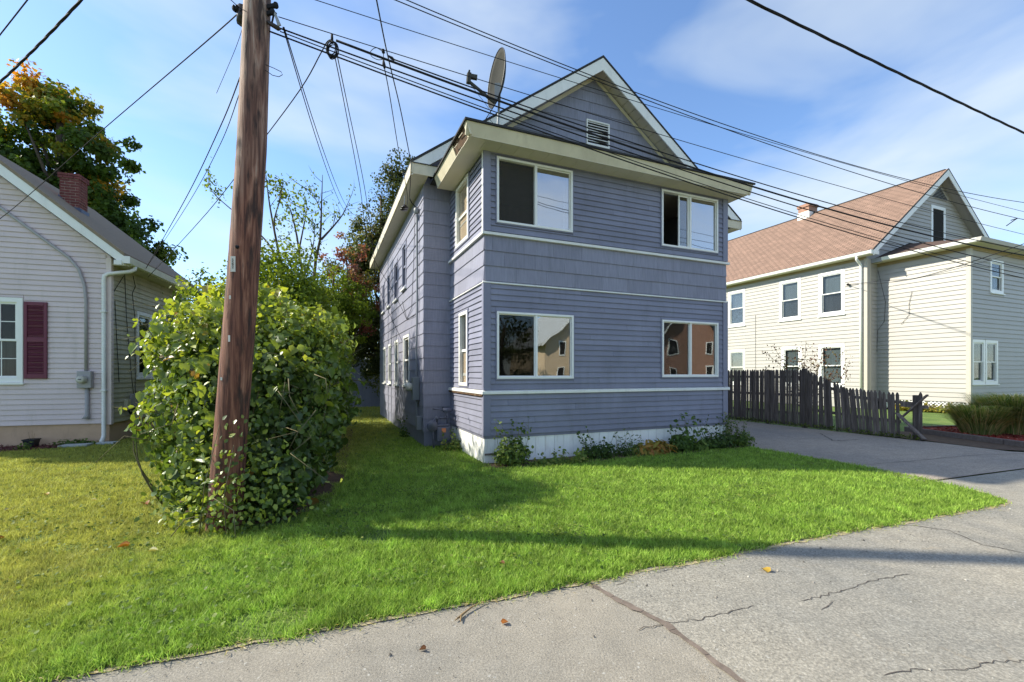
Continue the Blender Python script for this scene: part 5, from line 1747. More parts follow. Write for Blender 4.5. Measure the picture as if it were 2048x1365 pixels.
def limb(p, q, bend=0.15, n=5, rng=random):
    p, q = Vector(p), Vector(q)
    L = (q - p).length
    off = Vector((rng.uniform(-1, 1), rng.uniform(-1, 1), rng.uniform(-0.3, 0.6))) * L * bend
    return [p.lerp(q, t) + off * math.sin(math.pi * t) for t in np.linspace(0, 1, n)]


def clusters(ells, n, shell=0.6, rng=RNG):
    p, nn = ell_points(ells, n, shell, rng, zmin=0.3)
    return p, nn


def crown_leaves(centers, dirs, rad, per, size, mat, parent, shape, tint=None, name='crown', flat=0.75, droop=0.4, aspect=1.0, up=0.35):
    P, N, T = [], [], []
    for i, (c, d) in enumerate(zip(centers, dirs)):
        r = rad * RNG.uniform(0.65, 1.3)
        m = int(per * RNG.uniform(0.7, 1.3))
        q = unitv(RNG.normal(0, 1, (m, 3)))
        k = RNG.random((m, 1)) ** 0.45
        pts = c + q * k * np.array([r, r, r * flat])
        P.append(pts)
        N.append(unitv(q * 0.7 + d * 0.5 + np.array([0, 0, up])))
        base = tint(c) if tint else RNG.uniform(0.0, 0.6)
        T.append(np.clip(base + RNG.uniform(-0.08, 0.14, m), 0, 1))
    return leaves(name, np.vstack(P), np.vstack(N), size, mat, parent, shape, aspect, np.concatenate(T), droop)


def tree(name, label, cat, base, h, r0, ells, nc, rad, per, size, mat, shape=LEAF_QUAD, tint=None, limbs=16, group=None, lean=(0, 0), aspect=1.0, shell=0.75, bark='bark'):
    t = thing(name, label, cat, tuple(base), 0, group)
    c, d = clusters(ells, nc, shell)
    b = Vector((0, 0, -0.2))
    top = Vector((lean[0], lean[1], h))
    tr = [b.lerp(top, k) + Vector((0.12 * math.sin(3 * k + base[0]), 0.12 * math.sin(4 * k + base[1]), 0)) * min(1, h / 5) for k in np.linspace(0, 1, 8)]
    segs = [(tr, r0, r0 * 0.25)]
    for i in RNG.choice(len(c), min(limbs, len(c)), replace=False):
        k = min(0.9, max(0.25, (c[i][2] / h) * RNG.uniform(0.45, 0.75)))
        j = k * 7
        s0 = tr[int(j)].lerp(tr[min(int(j) + 1, 7)], j - int(j))
        segs.append((limb(s0, c[i], 0.12), r0 * 0.42 * (1 - k * 0.6), r0 * 0.06))
    stems('trunk', segs, bark, t, 7)
    crown_leaves(c, d, rad, per, size, mat, t, shape, tint, aspect=aspect)
    return t


# ------------------------------------------------------------------ the vine hedge
HG = thing('vine_hedge', 'big overgrown hedge of broad-leaved vines wrapped round the foot of the utility pole', 'hedge', (0, 0, 0))
HE = [(-3.30, 5.55, 0.95, 0.95, 0.72, 1.15), (-3.85, 5.75, 1.15, 0.78, 0.7, 1.30), (-2.95, 6.0, 1.2, 0.72, 0.7, 1.15), (-3.5, 6.7, 1.45, 1.15, 1.0, 1.35),
      (-2.75, 5.35, 0.62, 0.48, 0.45, 0.62), (-4.3, 8.0, 1.5, 1.15, 1.2, 1.5), (-4.85, 9.6, 1.45, 1.05, 1.4, 1.45), (-5.4, 11.4, 1.3, 0.95, 1.6, 1.3), (-5.9, 13.2, 1.0, 0.85, 1.5, 1.1),
      (-4.15, 5.9, 2.0, 0.55, 0.55, 0.62), (-3.05, 4.98, 0.40, 0.42, 0.32, 0.48), (-2.62, 4.98, 0.38, 0.36, 0.30, 0.50), (-3.5, 5.0, 0.42, 0.35, 0.3, 0.5), (-2.78, 6.6, 1.2, 0.36, 0.6, 0.75), (-3.9, 6.6, 2.45, 0.6, 0.6, 0.55), (-2.9, 6.3, 2.05, 0.4, 0.5, 0.5)]
pp, nn = ell_points(HE, 52000, 0.42)
# keep the outside: drop what lies deep within another lobe
inside = np.zeros(len(pp))
for e in HE:
    q = (((pp - np.array(e[:3])) / np.array(e[3:6])) ** 2).sum(1)
    inside += (q < 0.55)
keep = inside == 0
pp, nn = pp[keep], nn[keep]
# leave the pole shaft itself clear from the knee up
dpole = np.hypot(pp[:, 0] + 2.955 - 0.075 * pp[:, 2], pp[:, 1] - 4.6)
pp, nn = pp[dpole > 0.20], nn[dpole > 0.20]
big = RNG.random(len(pp)) < 0.36
tin = np.clip(0.20 + 0.55 * RNG.random(len(pp)) * RNG.random(len(pp)) + 0.22 * np.clip(pp[:, 2] - 1.2, -1, 1.4) + 0.10 * np.clip(-3.4 - pp[:, 0], -1, 1) + 0.10 * np.sin(pp[:, 0] * 4 + pp[:, 1] * 3), 0, 0.97)  # leaves lighter towards top and left, sunlight put into the tint
tin = np.where(RNG.random(len(pp)) < 0.015, 1.0, tin)
dcam = np.hypot(pp[:, 0], pp[:, 1]) + 3.0 * (((nn * (np.array([0, 0, 1.6]) - pp)).sum(1)) < 0)
order = np.argsort(dcam + RNG.uniform(0, 0.9, len(pp)))
front = order[:300]
rest = order[300:]
mask = np.zeros(len(pp), bool)
mask[rest] = True
sizes = np.where(big, 0.095, 0.055) * RNG.uniform(0.5, 1.6, len(pp))
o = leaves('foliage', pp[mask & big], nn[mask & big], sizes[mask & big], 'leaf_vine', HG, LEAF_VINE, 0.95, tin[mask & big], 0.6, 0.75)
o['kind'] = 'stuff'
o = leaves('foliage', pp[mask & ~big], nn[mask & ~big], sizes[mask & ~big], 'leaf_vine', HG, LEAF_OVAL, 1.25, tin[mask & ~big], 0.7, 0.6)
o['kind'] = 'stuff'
# the nearest 300 leaves are separate
lmesh = []
for k in range(14):
    tv, tf = LEAF_VINE
    me = bpy.data.meshes.new('leaf')
    me.from_pydata([(x * 0.95, y, z + random.uniform(-0.03, 0.03)) for x, y, z in tv], [], [tuple(int(q) for q in f) for f in tf])
    a = me.attributes.new('tint', 'FLOAT', 'POINT')
    a.data.foreach_set('value', [0.15 + 0.75 * k / 14] * len(tv))
    me.materials.append(MAT['leaf_vine'])
    lmesh.append(me)
for i in front:
    nv = Vector(nn[i]) + Vector(RNG.normal(0, 0.6, 3))
    nv.normalize()
    tp = Vector(RNG.normal(0, 1, 3)) + Vector((0, 0, -1.6))
    tp = (tp - nv * tp.dot(nv)).normalized()
    sd = tp.cross(nv)
    M = Matrix((sd, tp, nv)).transposed().to_4x4()
    o = link('leaf', lmesh[int(min(13, tin[i] * 14))], None, HG)
    o.matrix_local = Matrix.Translation(Vector(pp[i])) @ M @ Matrix.Scale(float(sizes[i]) * 1.1, 4)
sg = []
for k in range(70):
    i = int(RNG.integers(len(pp)))
    q = Vector(pp[i])
    root = Vector((q.x * 0.75 - 0.9, q.y * 0.8 + 1.2, 0.0))
    sg.append((limb(root, q, 0.15, 6), 0.012, 0.004))
for k in range(12):
    q = Vector((-3.05 + random.uniform(-0.9, 0.9), 4.9 + random.uniform(-0.1, 0.5), random.uniform(0.3, 1.6)))
    sg.append(([q, q + Vector((random.uniform(-0.2, 0.2), -0.12, random.uniform(-0.25, 0.1))), q + Vector((random.uniform(-0.5, 0.5), -0.2, random.uniform(-0.5, -0.1)))], 0.006, 0.003))
for (u, v, Y, du, dv) in ((330, 640, 5.9, -100, 20), (322, 615, 6.0, -60, -5), (305, 700, 5.7, -50, 45), (320, 860, 5.5, -35, 25), (700, 760, 6.4, 55, 10), (690, 715, 6.6, 40, -20)):
    a = at(u, v, Y)
    e = at(u + du, v + dv, Y - 0.1)
    sg.append((limb(a, e, 0.1, 5), 0.006, 0.002))
stems('stem', sg, 'stem', HG, 5)['kind'] = 'stuff'
# loose shoots breaking the outline
sp_p, sp_n, sp_s = [], [], []
seg = []
cand = np.where((nn[:, 2] > -0.1) & (pp[:, 2] > 0.5))[0]
for k in range(150):
    i = int(cand[int(RNG.integers(len(cand)))])
    q = Vector(pp[i])
    dr = (Vector(nn[i]) * 0.7 + Vector((random.uniform(-0.5, 0.5), random.uniform(-0.6, 0.3), random.uniform(-0.2, 0.8)))).normalized()
    L = random.uniform(0.15, 0.5)
    cv = [q, q + dr * L * 0.5 + Vector((0, 0, 0.03)), q + dr * L + Vector((0, 0, -0.05 * L))]
    seg.append((cv, 0.005, 0.002))
    for j in range(int(6 + L * 26)):
        a_ = random.random()
        c_ = cv[0].lerp(cv[2], a_)
        sp_p.append((c_.x + random.gauss(0, 0.03), c_.y + random.gauss(0, 0.03), c_.z + random.gauss(-0.01, 0.03)))
        sp_n.append((nn[i][0] + random.gauss(0, 0.4), nn[i][1] + random.gauss(0, 0.4), nn[i][2] + 0.4))
sp_p, sp_n = np.array(sp_p), np.array(sp_n)
o = leaves('loose_shoots', sp_p, sp_n, 0.070, 'leaf_vine', HG, LEAF_OVAL, 1.15, np.clip(0.35 + 0.5 * RNG.random(len(sp_p)) + 0.12 * (sp_p[:, 2] - 1.2), 0, 0.97), 0.6, 0.5)  # higher shoots get a lighter tint, as if sunlit
o['kind'] = 'stuff'
stems('stem', seg, 'stem', HG, 4)['kind'] = 'stuff'
# core of darker leaves so the far side does not shine through
cp, cn = ell_points([(e[0], e[1], e[2] * 0.95, e[3] * 0.72, e[4] * 0.72, e[5] * 0.78) for e in HE], 7000, 0.8)
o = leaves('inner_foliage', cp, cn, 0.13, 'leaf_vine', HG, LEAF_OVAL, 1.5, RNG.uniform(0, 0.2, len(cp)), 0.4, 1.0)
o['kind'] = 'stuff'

# climbing shoots round the pole foot
VP = thing('climbing_vine', 'leafy shoots climbing the lowest metre of the utility pole', 'vine', (-2.95, 4.42, 0))
q = []
for k in range(900):
    z = abs(RNG.normal(0.32, 0.36))
    x = RNG.normal(0.06 + 0.10 * z, 0.34 * (1.25 - 0.6 * min(z, 1)))
    if -0.16 + 0.07 * z < x < 0.02 + 0.07 * z and RNG.random() < 0.72:
        continue
    q.append((x, RNG.uniform(-0.13, 0.04) + abs(x) * 0.35, min(z, 1.15)))
q = np.array(q)
q[:, 2] = np.maximum(q[:, 2], 0.03)
leaves('foliage', q, np.tile([0, -1, 0.45], (len(q), 1)), 0.058, 'leaf_vine', VP, LEAF_OVAL, 1.25, RNG.uniform(0.15, 0.85, len(q)), 0.5, 0.8)
stems('stem', [([(-0.1, -0.05, 0), (-0.06, -0.03, 0.5), (0.08, -0.02, 1.1)], 0.006, 0.003), ([(0.2, -0.1, 0), (0.15, -0.06, 0.4), (0.22, -0.02, 0.9)], 0.006, 0.003), ([(0.35, -0.2, 0), (0.3, -0.15, 0.3), (0.02, -0.05, 0.4)], 0.005, 0.003), ([(-0.35, -0.12, 0.0), (-0.2, -0.1, 0.2), (0.05, -0.06, 0.25)], 0.005, 0.003)], 'stem', VP)

# ------------------------------------------------------------------ bushes and trees behind
def bush(label, base, ells, n, size, mat, shape=LEAF_OVAL, name='green_bush', cat='bush', t0=0.1, t1=0.9, group=None, shell=0.55, aspect=1.2):
    t = thing(name, label, cat, tuple(base), 0, group)
    p, nrm = ell_points(ells, n, shell)
    ti = np.clip(t0 + (t1 - t0) * RNG.random(len(p)) * (0.6 + 0.4 * np.sin(p[:, 0] * 5) * np.sin(p[:, 1] * 4 + p[:, 2] * 3)), 0, 1)
    leaves('crown', p, nrm, size, mat, t, shape, aspect, ti, 0.5, 0.7)
    seg = []
    for k in range(14):
        q = Vector(p[int(RNG.integers(len(p)))])
        seg.append((limb((q.x * 0.2, q.y * 0.2, 0), q, 0.12, 5), 0.03, 0.006))
    stems('trunk', seg, 'bark', t)
    return t


bush('tall yellow-green bush filling the gap behind the vine hedge', (-5.7, 11.2, 0), [(-0.1, 0, 2.6, 1.45, 1.4, 2.0), (-1.2, 0.3, 2.4, 1.1, 1.2, 1.9), (0.75, -0.3, 2.2, 0.85, 1.0, 1.75), (0.0, -0.3, 3.8, 0.9, 0.9, 1.0), (-0.9, 0.6, 3.6, 0.8, 0.8, 1.0), (0.6, -0.5, 3.0, 0.8, 0.9, 1.0), (0.3, 1.9, 2.2, 0.7, 0.9, 1.4), (1.0, -0.8, 2.4, 0.6, 0.7, 1.0), (-1.6, -0.6, 2.8, 0.7, 0.8, 1.2)], 42000, 0.08, 'leaf_bush')
bush('feathery yellow-green bush beside the gutter of the grey house', (-6.5, 9.4, 0), [(0.9, -0.2, 2.3, 0.7, 0.7, 1.0), (1.3, 0.3, 1.8, 0.9, 0.9, 1.5), (0.4, 0.9, 2.6, 0.8, 0.8, 1.1), (0.2, 0.2, 1.3, 0.8, 0.8, 1.2)], 9000, 0.065, 'leaf_bush', t0=0.2, t1=1.0)
bush('dense green shrub at the far end of the hedge before the shed', (-8.6, 17.0, 0), [(0, 0, 1.8, 1.7, 1.5, 1.8), (-1.5, 0.3, 1.5, 1.5, 1.4, 1.6)], 9000, 0.11, 'leaf_back')


def sapling(label, base, forks, seed, dens=55, mat='leaf_bush', size=0.10):
    rnd = random.Random(seed)
    t = thing('sapling', label, 'young tree', tuple(base), 0, 'thin saplings over the hedge')
    seg, P = [], []
    for pts, r0 in forks:
        pts = [Vector(p) - Vector(base) for p in pts]
        cv = curve(pts, 14)
        seg.append((cv, r0, 0.008))
        for k in range(4, len(cv)):
            if rnd.random() < 0.75:
                d = Vector((rnd.uniform(-1, 1), rnd.uniform(-1, 1), rnd.uniform(0.2, 1.2))).normalized() * rnd.uniform(0.35, 0.9)
                tw = limb(cv[k], cv[k] + d, 0.15, 4, rnd)
                seg.append((tw, 0.010, 0.003))
                for j in range(int(dens * rnd.uniform(0.1, 0.75))):
                    a = rnd.random()
                    w = cv[k] + d * a + Vector((rnd.gauss(0, 0.10), rnd.gauss(0, 0.10), rnd.gauss(-0.05, 0.10)))
                    P.append(tuple(w))
    stems('trunk', seg, 'bark', t, 6)
    P = np.array(P)
    leaves('crown', P, RNG.normal(0, 1, (len(P), 3)), size, mat, t, LEAF_OVAL, 1.2, RNG.uniform(0, 0.75, len(P)), 1.0, 0.4)
    return t


B1 = at(580, 830, 14.0)
B1.z = 0
sapling('thin sapling with sparse leaves just right of the utility pole', B1, [([B1, at(575, 600, 14), at(560, 520, 14), at(540, 415, 13.8), at(532, 350, 13.7)], 0.07), ([at(572, 570, 14), at(545, 500, 14.2), at(505, 455, 14.4), at(440, 400, 14.6), at(418, 375, 14.7)], 0.04), ([at(560, 520, 14), at(548, 450, 13.6), at(560, 400, 13.5), at(565, 370, 13.4)], 0.03)], 3)
B2 = at(610, 830, 14.8)
B2.z = 0
sapling('middle sapling with drooping pale leaves, forked at the top', B2, [([B2, at(610, 620, 14.8), at(598, 500, 14.8), at(584, 430, 14.6), at(572, 405, 14.5)], 0.06), ([at(598, 500, 14.8), at(610, 440, 14.8), at(615, 415, 14.7)], 0.03), ([at(606, 560, 14.8), at(625, 500, 14.6), at(630, 450, 14.5)], 0.03)], 5, 46)
B3 = at(628, 830, 15.5)
B3.z = 0
sapling('right-hand sapling with a bare fan of twigs below the drop wires', B3, [([B3, at(628, 560, 15.5), at(640, 480, 15.5), at(643, 410, 15.4), at(645, 350, 15.3)], 0.07), ([at(642, 480, 15.5), at(665, 455, 15.5), at(685, 430, 15.4), at(698, 402, 15.3)], 0.04), ([at(643, 425, 15.4), at(632, 400, 15.4), at(622, 382, 15.4)], 0.02)], 8, 20)

tree('dark_tree', 'dark olive and rust coloured tree rising behind the back corner of the blue house', 'tree', (at(765, 760, 20)[0], 20.0, 0), 9.5, 0.20,
     [(0.35, 0, 8.6, 0.9, 1.0, 2.4), (-0.7, 0.2, 7.0, 0.9, 1.0, 2.0), (0.6, 0.3, 6.0, 1.6, 1.4, 2.2), (-0.4, 0, 3.6, 1.6, 1.4, 2.2), (0.9, 0.2, 10.2, 0.7, 0.8, 1.2), (1.6, 0.5, 8.5, 1.2, 1.2, 2.2), (0.6, 0, 1.8, 1.7, 1.3, 1.5), (-1.3, 0.2, 5.2, 0.7, 0.8, 1.0), (-1.0, 0, 6.4, 0.6, 0.7, 0.9)], 400, 0.42, 120, 0.11, 'leaf_dark', LEAF_QUAD, limbs=26, tint=lambda c: RNG.uniform(0.0, 0.55) + (0.45 if (7.1 < c[2] < 8.2 and RNG.random() < 0.55) else 0), aspect=1.3)
tree('red_maple', 'small red-leaved tree behind the right-hand sapling', 'tree', (at(690, 760, 18.5)[0], 18.5, 0), 6.4, 0.09,
     [(0.1, 0, 6.7, 0.75, 0.8, 0.8), (-0.5, 0, 5.8, 0.8, 0.8, 0.7), (0.7, 0.2, 5.6, 0.7, 0.8, 1.1), (0.4, 0.2, 3.8, 1.3, 0.8, 1.4), (0.5, 0.3, 5.0, 1.5, 0.8, 0.9)], 80, 0.32, 75, 0.10, 'leaf_red', LEAF_QUAD, limbs=24, aspect=1.2)
tree('background_tree', 'pale green tree between the shed and the dark tree', 'tree', (at(725, 760, 25)[0], 25.5, 0), 6, 0.16,
     [(0, 0, 4.0, 2.0, 1.6, 2.6), (-2.0, 0.5, 4.0, 1.9, 1.6, 2.4), (1.6, 0, 3.2, 1.4, 1.2, 2.0)], 150, 0.5, 80, 0.16, 'leaf_back', LEAF_QUAD, group='trees behind the shed')
tree('background_tree', 'broad green tree far behind the middle sapling', 'tree', (at(600, 760, 30)[0], 30, 0), 6, 0.16,
     [(0, 0, 3.4, 2.4, 1.8, 2.6), (-3.0, 0.5, 3.0, 2.4, 1.6, 2.2), (2.6, 0, 3.6, 1.6, 1.6, 2.4)], 150, 0.6, 80, 0.18, 'leaf_back', LEAF_QUAD, group='trees behind the shed')
tree('background_tree', 'low green tree far behind the grey house eave', 'tree', (at(470, 760, 26)[0], 26, 0), 4, 0.14,
     [(0, 0, 3.0, 2.6, 1.6, 2.4), (-2.6, 0.5, 3.0, 1.6, 1.6, 2.0)], 110, 0.6, 80, 0.17, 'leaf_back', LEAF_QUAD, group='trees behind the shed')

tree('yellowing_tree', 'tall loose yellow-green tree between the saplings and the red maple', 'tree', (at(655, 760, 17)[0], 17.2, 0), 5.4, 0.10,
     [(0, 0, 4.6, 1.0, 0.9, 1.2), (-0.9, 0.2, 4.2, 0.8, 0.8, 1.0), (0.8, 0.2, 3.9, 0.9, 0.8, 1.2), (-0.3, 0, 2.6, 1.1, 1.0, 1.4)], 150, 0.34, 100, 0.10, 'leaf_bush', LEAF_QUAD, limbs=22, aspect=1.2)
MP = at(95, 700, 19.5)


def mtint(c):
    t = RNG.uniform(0.0, 0.48)
    if c[2] > 12.0 and RNG.random() < min(0.85, (c[2] - 11.9) / 1.9):
        t = RNG.uniform(0.5, 0.88)
    if -0.6 < c[0] < 3.0 and 9.9 < c[2] < 12.2 and RNG.random() < 0.22:
        t = RNG.uniform(0.5, 0.8)
    return t


tree('maple_tree', 'large maple with orange top leaves rising behind the grey house', 'tree', (MP.x, 20.0, 0), 13.0, 0.38,
     [(-0.6, 0, 13.1, 2.0, 1.8, 1.5), (-2.4, 0, 11.6, 2.6, 2.4, 2.2), (1.5, 0.3, 11.5, 1.6, 1.5, 1.6), (0.4, 0.5, 9.6, 2.4, 2.2, 1.9), (2.4, 0, 7.7, 2.1, 1.9, 1.5), (3.2, 0.2, 6.6, 1.4, 1.6, 1.2), (-2.5, 0.5, 8.3, 3.0, 2.6, 2.4), (0.8, 0.8, 6.2, 2.8, 2.4, 2.2), (-1.0, 0, 14.4, 0.9, 1.0, 0.7)],
     470, 0.50, 120, 0.18, 'leaf_maple', LEAF_QUAD, tint=mtint, limbs=30, aspect=1.35)

# shrub behind the fence
SB = Vector((10.6, 16.2, 0))
t = thing('bare_shrub', 'thin shrub with sparse reddish-brown leaves showing above the picket fence', 'shrub', tuple(SB))
seg, P_ = [], []
for (u, v) in ((1530, 705), (1545, 690), (1575, 708), (1590, 690), (1600, 720), (1612, 682), (1625, 700), (1640, 720), (1650, 690), (1668, 700), (1690, 700), (1700, 720), (1560, 725), (1530, 735), (1665, 745), (1690, 738), (1585, 735)):
    q = at(u, v, 16.2 + random.uniform(-0.5, 0.5)) - SB
    lb = limb((random.uniform(-0.15, 0.15), 0, 0.3), q, 0.10, 6)
    seg.append((lb, 0.016, 0.004))
    for k in range(46):
        a = random.uniform(0.55, 1.02)
        j = min(int(a * 5), 4)
        w = lb[j].lerp(lb[min(j + 1, 5)], a * 5 - j)
        P_.append((w.x + random.gauss(0, 0.13), w.y + random.gauss(0, 0.13), w.z + random.gauss(0, 0.09)))
stems('stem', seg, 'bark', t)
P_ = np.array(P_)
leaves('foliage', P_, RNG.normal(0, 1, (len(P_), 3)), 0.07, 'leaf_brown', t, LEAF_OVAL, 1.3, RNG.random(len(P_)), 0.5, 0.5)


# ------------------------------------------------------------------ plants along the foundation
def plant(label, x, y, n, rx, ry, h, size, mat='leaf_low', name='foundation_plant', cat='plant', shape=LEAF_OVAL, sprigs=6, sp_h=0.2, base=None, aspect=1.3, t0=0.0, t1=0.85, rot=BROT, z0=0.0):
    b = base or bw(x, y)
    t = thing(name, label, cat, (b[0], b[1], 0), rot)
    p, nrm = ell_points([(0, 0, h * 0.45, rx, ry, h * 0.55), (rx * 0.3, 0, h * 0.4, rx * 0.6, ry, h * 0.45), (-rx * 0.35, 0, h * 0.35, rx * 0.6, ry, h * 0.4)], n, 0.6)
    pts, nr = [p], [nrm]
    seg = []
    for k in range(sprigs):
        a = random.uniform(-rx, rx)
        topz = h + random.uniform(0.2, 1.0) * sp_h
        cv = limb((a * 0.6, random.uniform(-0.3, 0.5) * ry, 0.02), (a * 1.1, random.uniform(-0.4, 0.9) * ry, topz), 0.12, 6)
        seg.append((cv, 0.006, 0.002))
        for j in range(12):
            c = cv[int(random.uniform(2, 5.99))]
            pts.append(np.array([[c.x + random.gauss(0, 0.025), c.y + random.gauss(0, 0.025), c.z + random.gauss(0, 0.03)]]))
            nr.append(np.array([[random.gauss(0, 0.5), -0.6, 0.5]]))
    pts, nr = np.vstack(pts), np.vstack(nr)
    leaves('foliage', pts, nr + np.array([0, -0.3, 0.4]), size, mat, t, shape, aspect, np.clip(RNG.uniform(t0, t1, len(pts)), 0, 1), 0.4, 0.6)
    if seg:
        stems('stem', seg, 'stem', t, 5)['kind'] = 'stuff'
    return t


plant('bushy green vine climbing the left end of the white skirt', 0.40, -0.30, 900, 0.34, 0.20, 0.50, 0.062, sprigs=9, sp_h=0.35, t0=0.1, t1=0.9)
plant('low pale trailing plant on the bed right of the bushy corner vine', 1.05, -0.46, 420, 0.42, 0.14, 0.13, 0.055, sprigs=5, sp_h=0.15, t0=0.4, t1=1.0)
plant('bright light-green sprout at the front edge of the skirt bed', 1.55, -0.56, 170, 0.20, 0.10, 0.17, 0.06, sprigs=4, sp_h=0.12, t0=0.6, t1=1.0)
plant('dark low shrub under the left half of the white skirt', 2.15, -0.32, 900, 0.45, 0.20, 0.33, 0.05, sprigs=8, sp_h=0.2, t0=0.0, t1=0.55)
plant('weedy grassy clump between the dark shrub and the orange hosta', 2.85, -0.30, 420, 0.30, 0.16, 0.26, 0.07, sprigs=8, sp_h=0.25, aspect=0.5)
t = thing('hosta', 'hosta clump with orange and yellow autumn leaves before the skirt', 'plant', tuple(bw(3.50, -0.36)), BROT)
q = RNG.normal(0, 1, (330, 3)) * np.array([0.20, 0.07, 0]) + np.array([0, 0, 0.06])
q[:, 2] += RNG.uniform(0, 0.16, len(q))
dirs = np.stack([q[:, 0] * 2.2, q[:, 1] * 3 - 0.25, np.full(len(q), 0.55)], 1)
leaves('foliage', q, dirs, 0.17, 'leaf_orange', t, LEAF_OVAL, 0.62, RNG.random(len(q)), 0.55, 0.35)
plant('dark green broad-leaved plant with tall thin shoots beside the hosta', 4.15, -0.34, 620, 0.30, 0.18, 0.38, 0.085, sprigs=6, sp_h=0.42, t0=0.05, t1=0.6)
plant('small round-leaved green plant at the middle of the right skirt half', 4.55, -0.42, 230, 0.16, 0.12, 0.27, 0.075, sprigs=3, sp_h=0.2, t0=0.3, t1=0.8)
plant('wide tangled dark green shrub before the right end of the skirt', 5.10, -0.38, 1100, 0.46, 0.20, 0.36, 0.052, sprigs=12, sp_h=0.35, t0=0.0, t1=0.6)
plant('grey-green bush at the right front corner of the blue house', 5.85, -0.32, 800, 0.30, 0.24, 0.36, 0.05, sprigs=8, sp_h=0.2, t0=0.2, t1=0.8)
plant('silvery climber up the right corner post of the blue house', 5.72, -0.10, 240, 0.10, 0.05, 0.62, 0.038, sprigs=6, sp_h=0.15, t0=0.5, t1=1.0)
plant('weeds with yellowish leaves at the foot of the gas meter', -0.10, 1.62, 300, 0.26, 0.20, 0.22, 0.06, sprigs=6, sp_h=0.25, t0=0.3, t1=1.0)
plant('low green plant under the downspout of the grey house', 0, 0, 330, 0.42, 0.12, 0.16, 0.06, base=lw(-0.55, -0.22), rot=LROT, sprigs=0, t0=0.1, t1=0.7)
plant('thin weed growing on the red mulch left of the black pot', 0, 0, 70, 0.22, 0.12, 0.10, 0.05, base=lw(-1.95, -0.62), rot=LROT, sprigs=3, sp_h=0.1)
plant('tiny green weed on the dark mulch in front of the black pot', 0, 0, 70, 0.16, 0.10, 0.09, 0.05, base=lw(-1.25, -0.55), rot=LROT, sprigs=2, sp_h=0.08)
plant('small weed against the side foundation of the blue house', 0, 0, 120, 0.12, 0.10, 0.30, 0.05, base=bw(-0.78, 3.9), sprigs=3, sp_h=0.2, t0=0.2, t1=0.8)
plant('dark ivy at the shaded foot of the grey house side wall', 0, 0, 260, 0.40, 0.14, 0.20, 0.06, base=lw(0.28, 1.2), rot=LROT + R(90), sprigs=3, t0=0, t1=0.3)

# pot with dry stems
t = thing('flower_pot', 'small black square pot with dry sticks against the tan foundation', 'pot', tuple(lw(-1.30, -0.22)), LROT)
MB().prism([(-0.075, -0.075, 0.02), (0.075, -0.075, 0.02), (0.075, 0.075, 0.02), (-0.075, 0.075, 0.02)], (0, 0, 0.008)).add(
    [(-0.075, -0.075, 0.028), (0.075, -0.075, 0.028), (0.075, 0.075, 0.028), (-0.075, 0.075, 0.028), (-0.10, -0.10, 0.17), (0.10, -0.10, 0.17), (0.10, 0.10, 0.17), (-0.10, 0.10, 0.17)],
    [(0, 1, 5, 4), (1, 2, 6, 5), (2, 3, 7, 6), (3, 0, 4, 7), (4, 5, 6, 7)]).build('pot', 'black_plastic', t)
ring(MB(), -0.11, 0.11, -0.11, 0.11, 0.018, -0.187, -0.165)
rm = MB()
for (x0, x1, y0, y1) in ((-0.11, 0.11, -0.11, -0.09), (-0.11, 0.11, 0.09, 0.11), (-0.11, -0.09, -0.089, 0.089), (0.09, 0.11, -0.089, 0.089)):
    rm.box(x0, x1, y0, y1, 0.165, 0.19)
rm.build('rim', 'black_plastic', t)
stems('stem', [([(-0.03, 0, 0.16), (-0.05, 0, 0.34)], 0.004, 0.002), ([(0.03, 0, 0.16), (0.05, 0.01, 0.31)], 0.004, 0.002), ([(0.0, 0.02, 0.16), (0.0, 0.02, 0.36)], 0.003, 0.002)], 'twig', t)
for (x, y, sx, sy, rz_, lab) in ((-0.42, -0.42, 0.52, 0.26, 0.05, 'pale flat stone slab on the mulch before the downspout plant'), (0.05, -0.22, 0.36, 0.20, -0.1, 'pale splash stone directly under the downspout')):
    p = lw(x, y, 0.02)
    tag(MB().prism([(-sx / 2, -sy / 2, 0), (sx / 2 * 0.9, -sy / 2, 0), (sx / 2, sy / 2, 0), (-sx / 2 * 0.85, sy / 2, 0)], (0, 0, 0.045)).build('stone_slab', 'slab', None, tuple(p), LROT + rz_, bevel=0.006), lab, 'stone slab', 'splash stones by the grey house')

# ------------------------------------------------------------------ red mulch bed and ornamental grass
BD = [(10.92, 12.45), (11.10, 9.15), (16.5, 8.9), (17.5, 13.2), (13.4, 12.9)]
sheet('red_mulch_bed', wob(BD + [BD[0]], 0.02, 0.4)[:-1], 0.10, 'mulch_red', thick=0.10)
bedt = thing('timber_edging', 'grey timber edging round the red mulch bed at the driveway', 'timber edging', (0, 0, 0))
for p, q in ((BD[0], BD[1]), (BD[0], BD[4]), (BD[1], BD[2])):
    d = (Vector(q) - Vector(p)).normalized()
    L = (Vector(q) - Vector(p)).length
    k = 0.0
    while k < L - 0.05:
        e = min(k + 2.4, L)
        a, b_ = Vector(p) + d * (k + 0.01), Vector(p) + d * (e - 0.01)
        MB().bar((a.x, a.y, 0.06), (b_.x, b_.y, 0.06), 0.09, 0.15).build('timber', 'timber', bedt, bevel=0.01)
        k = e


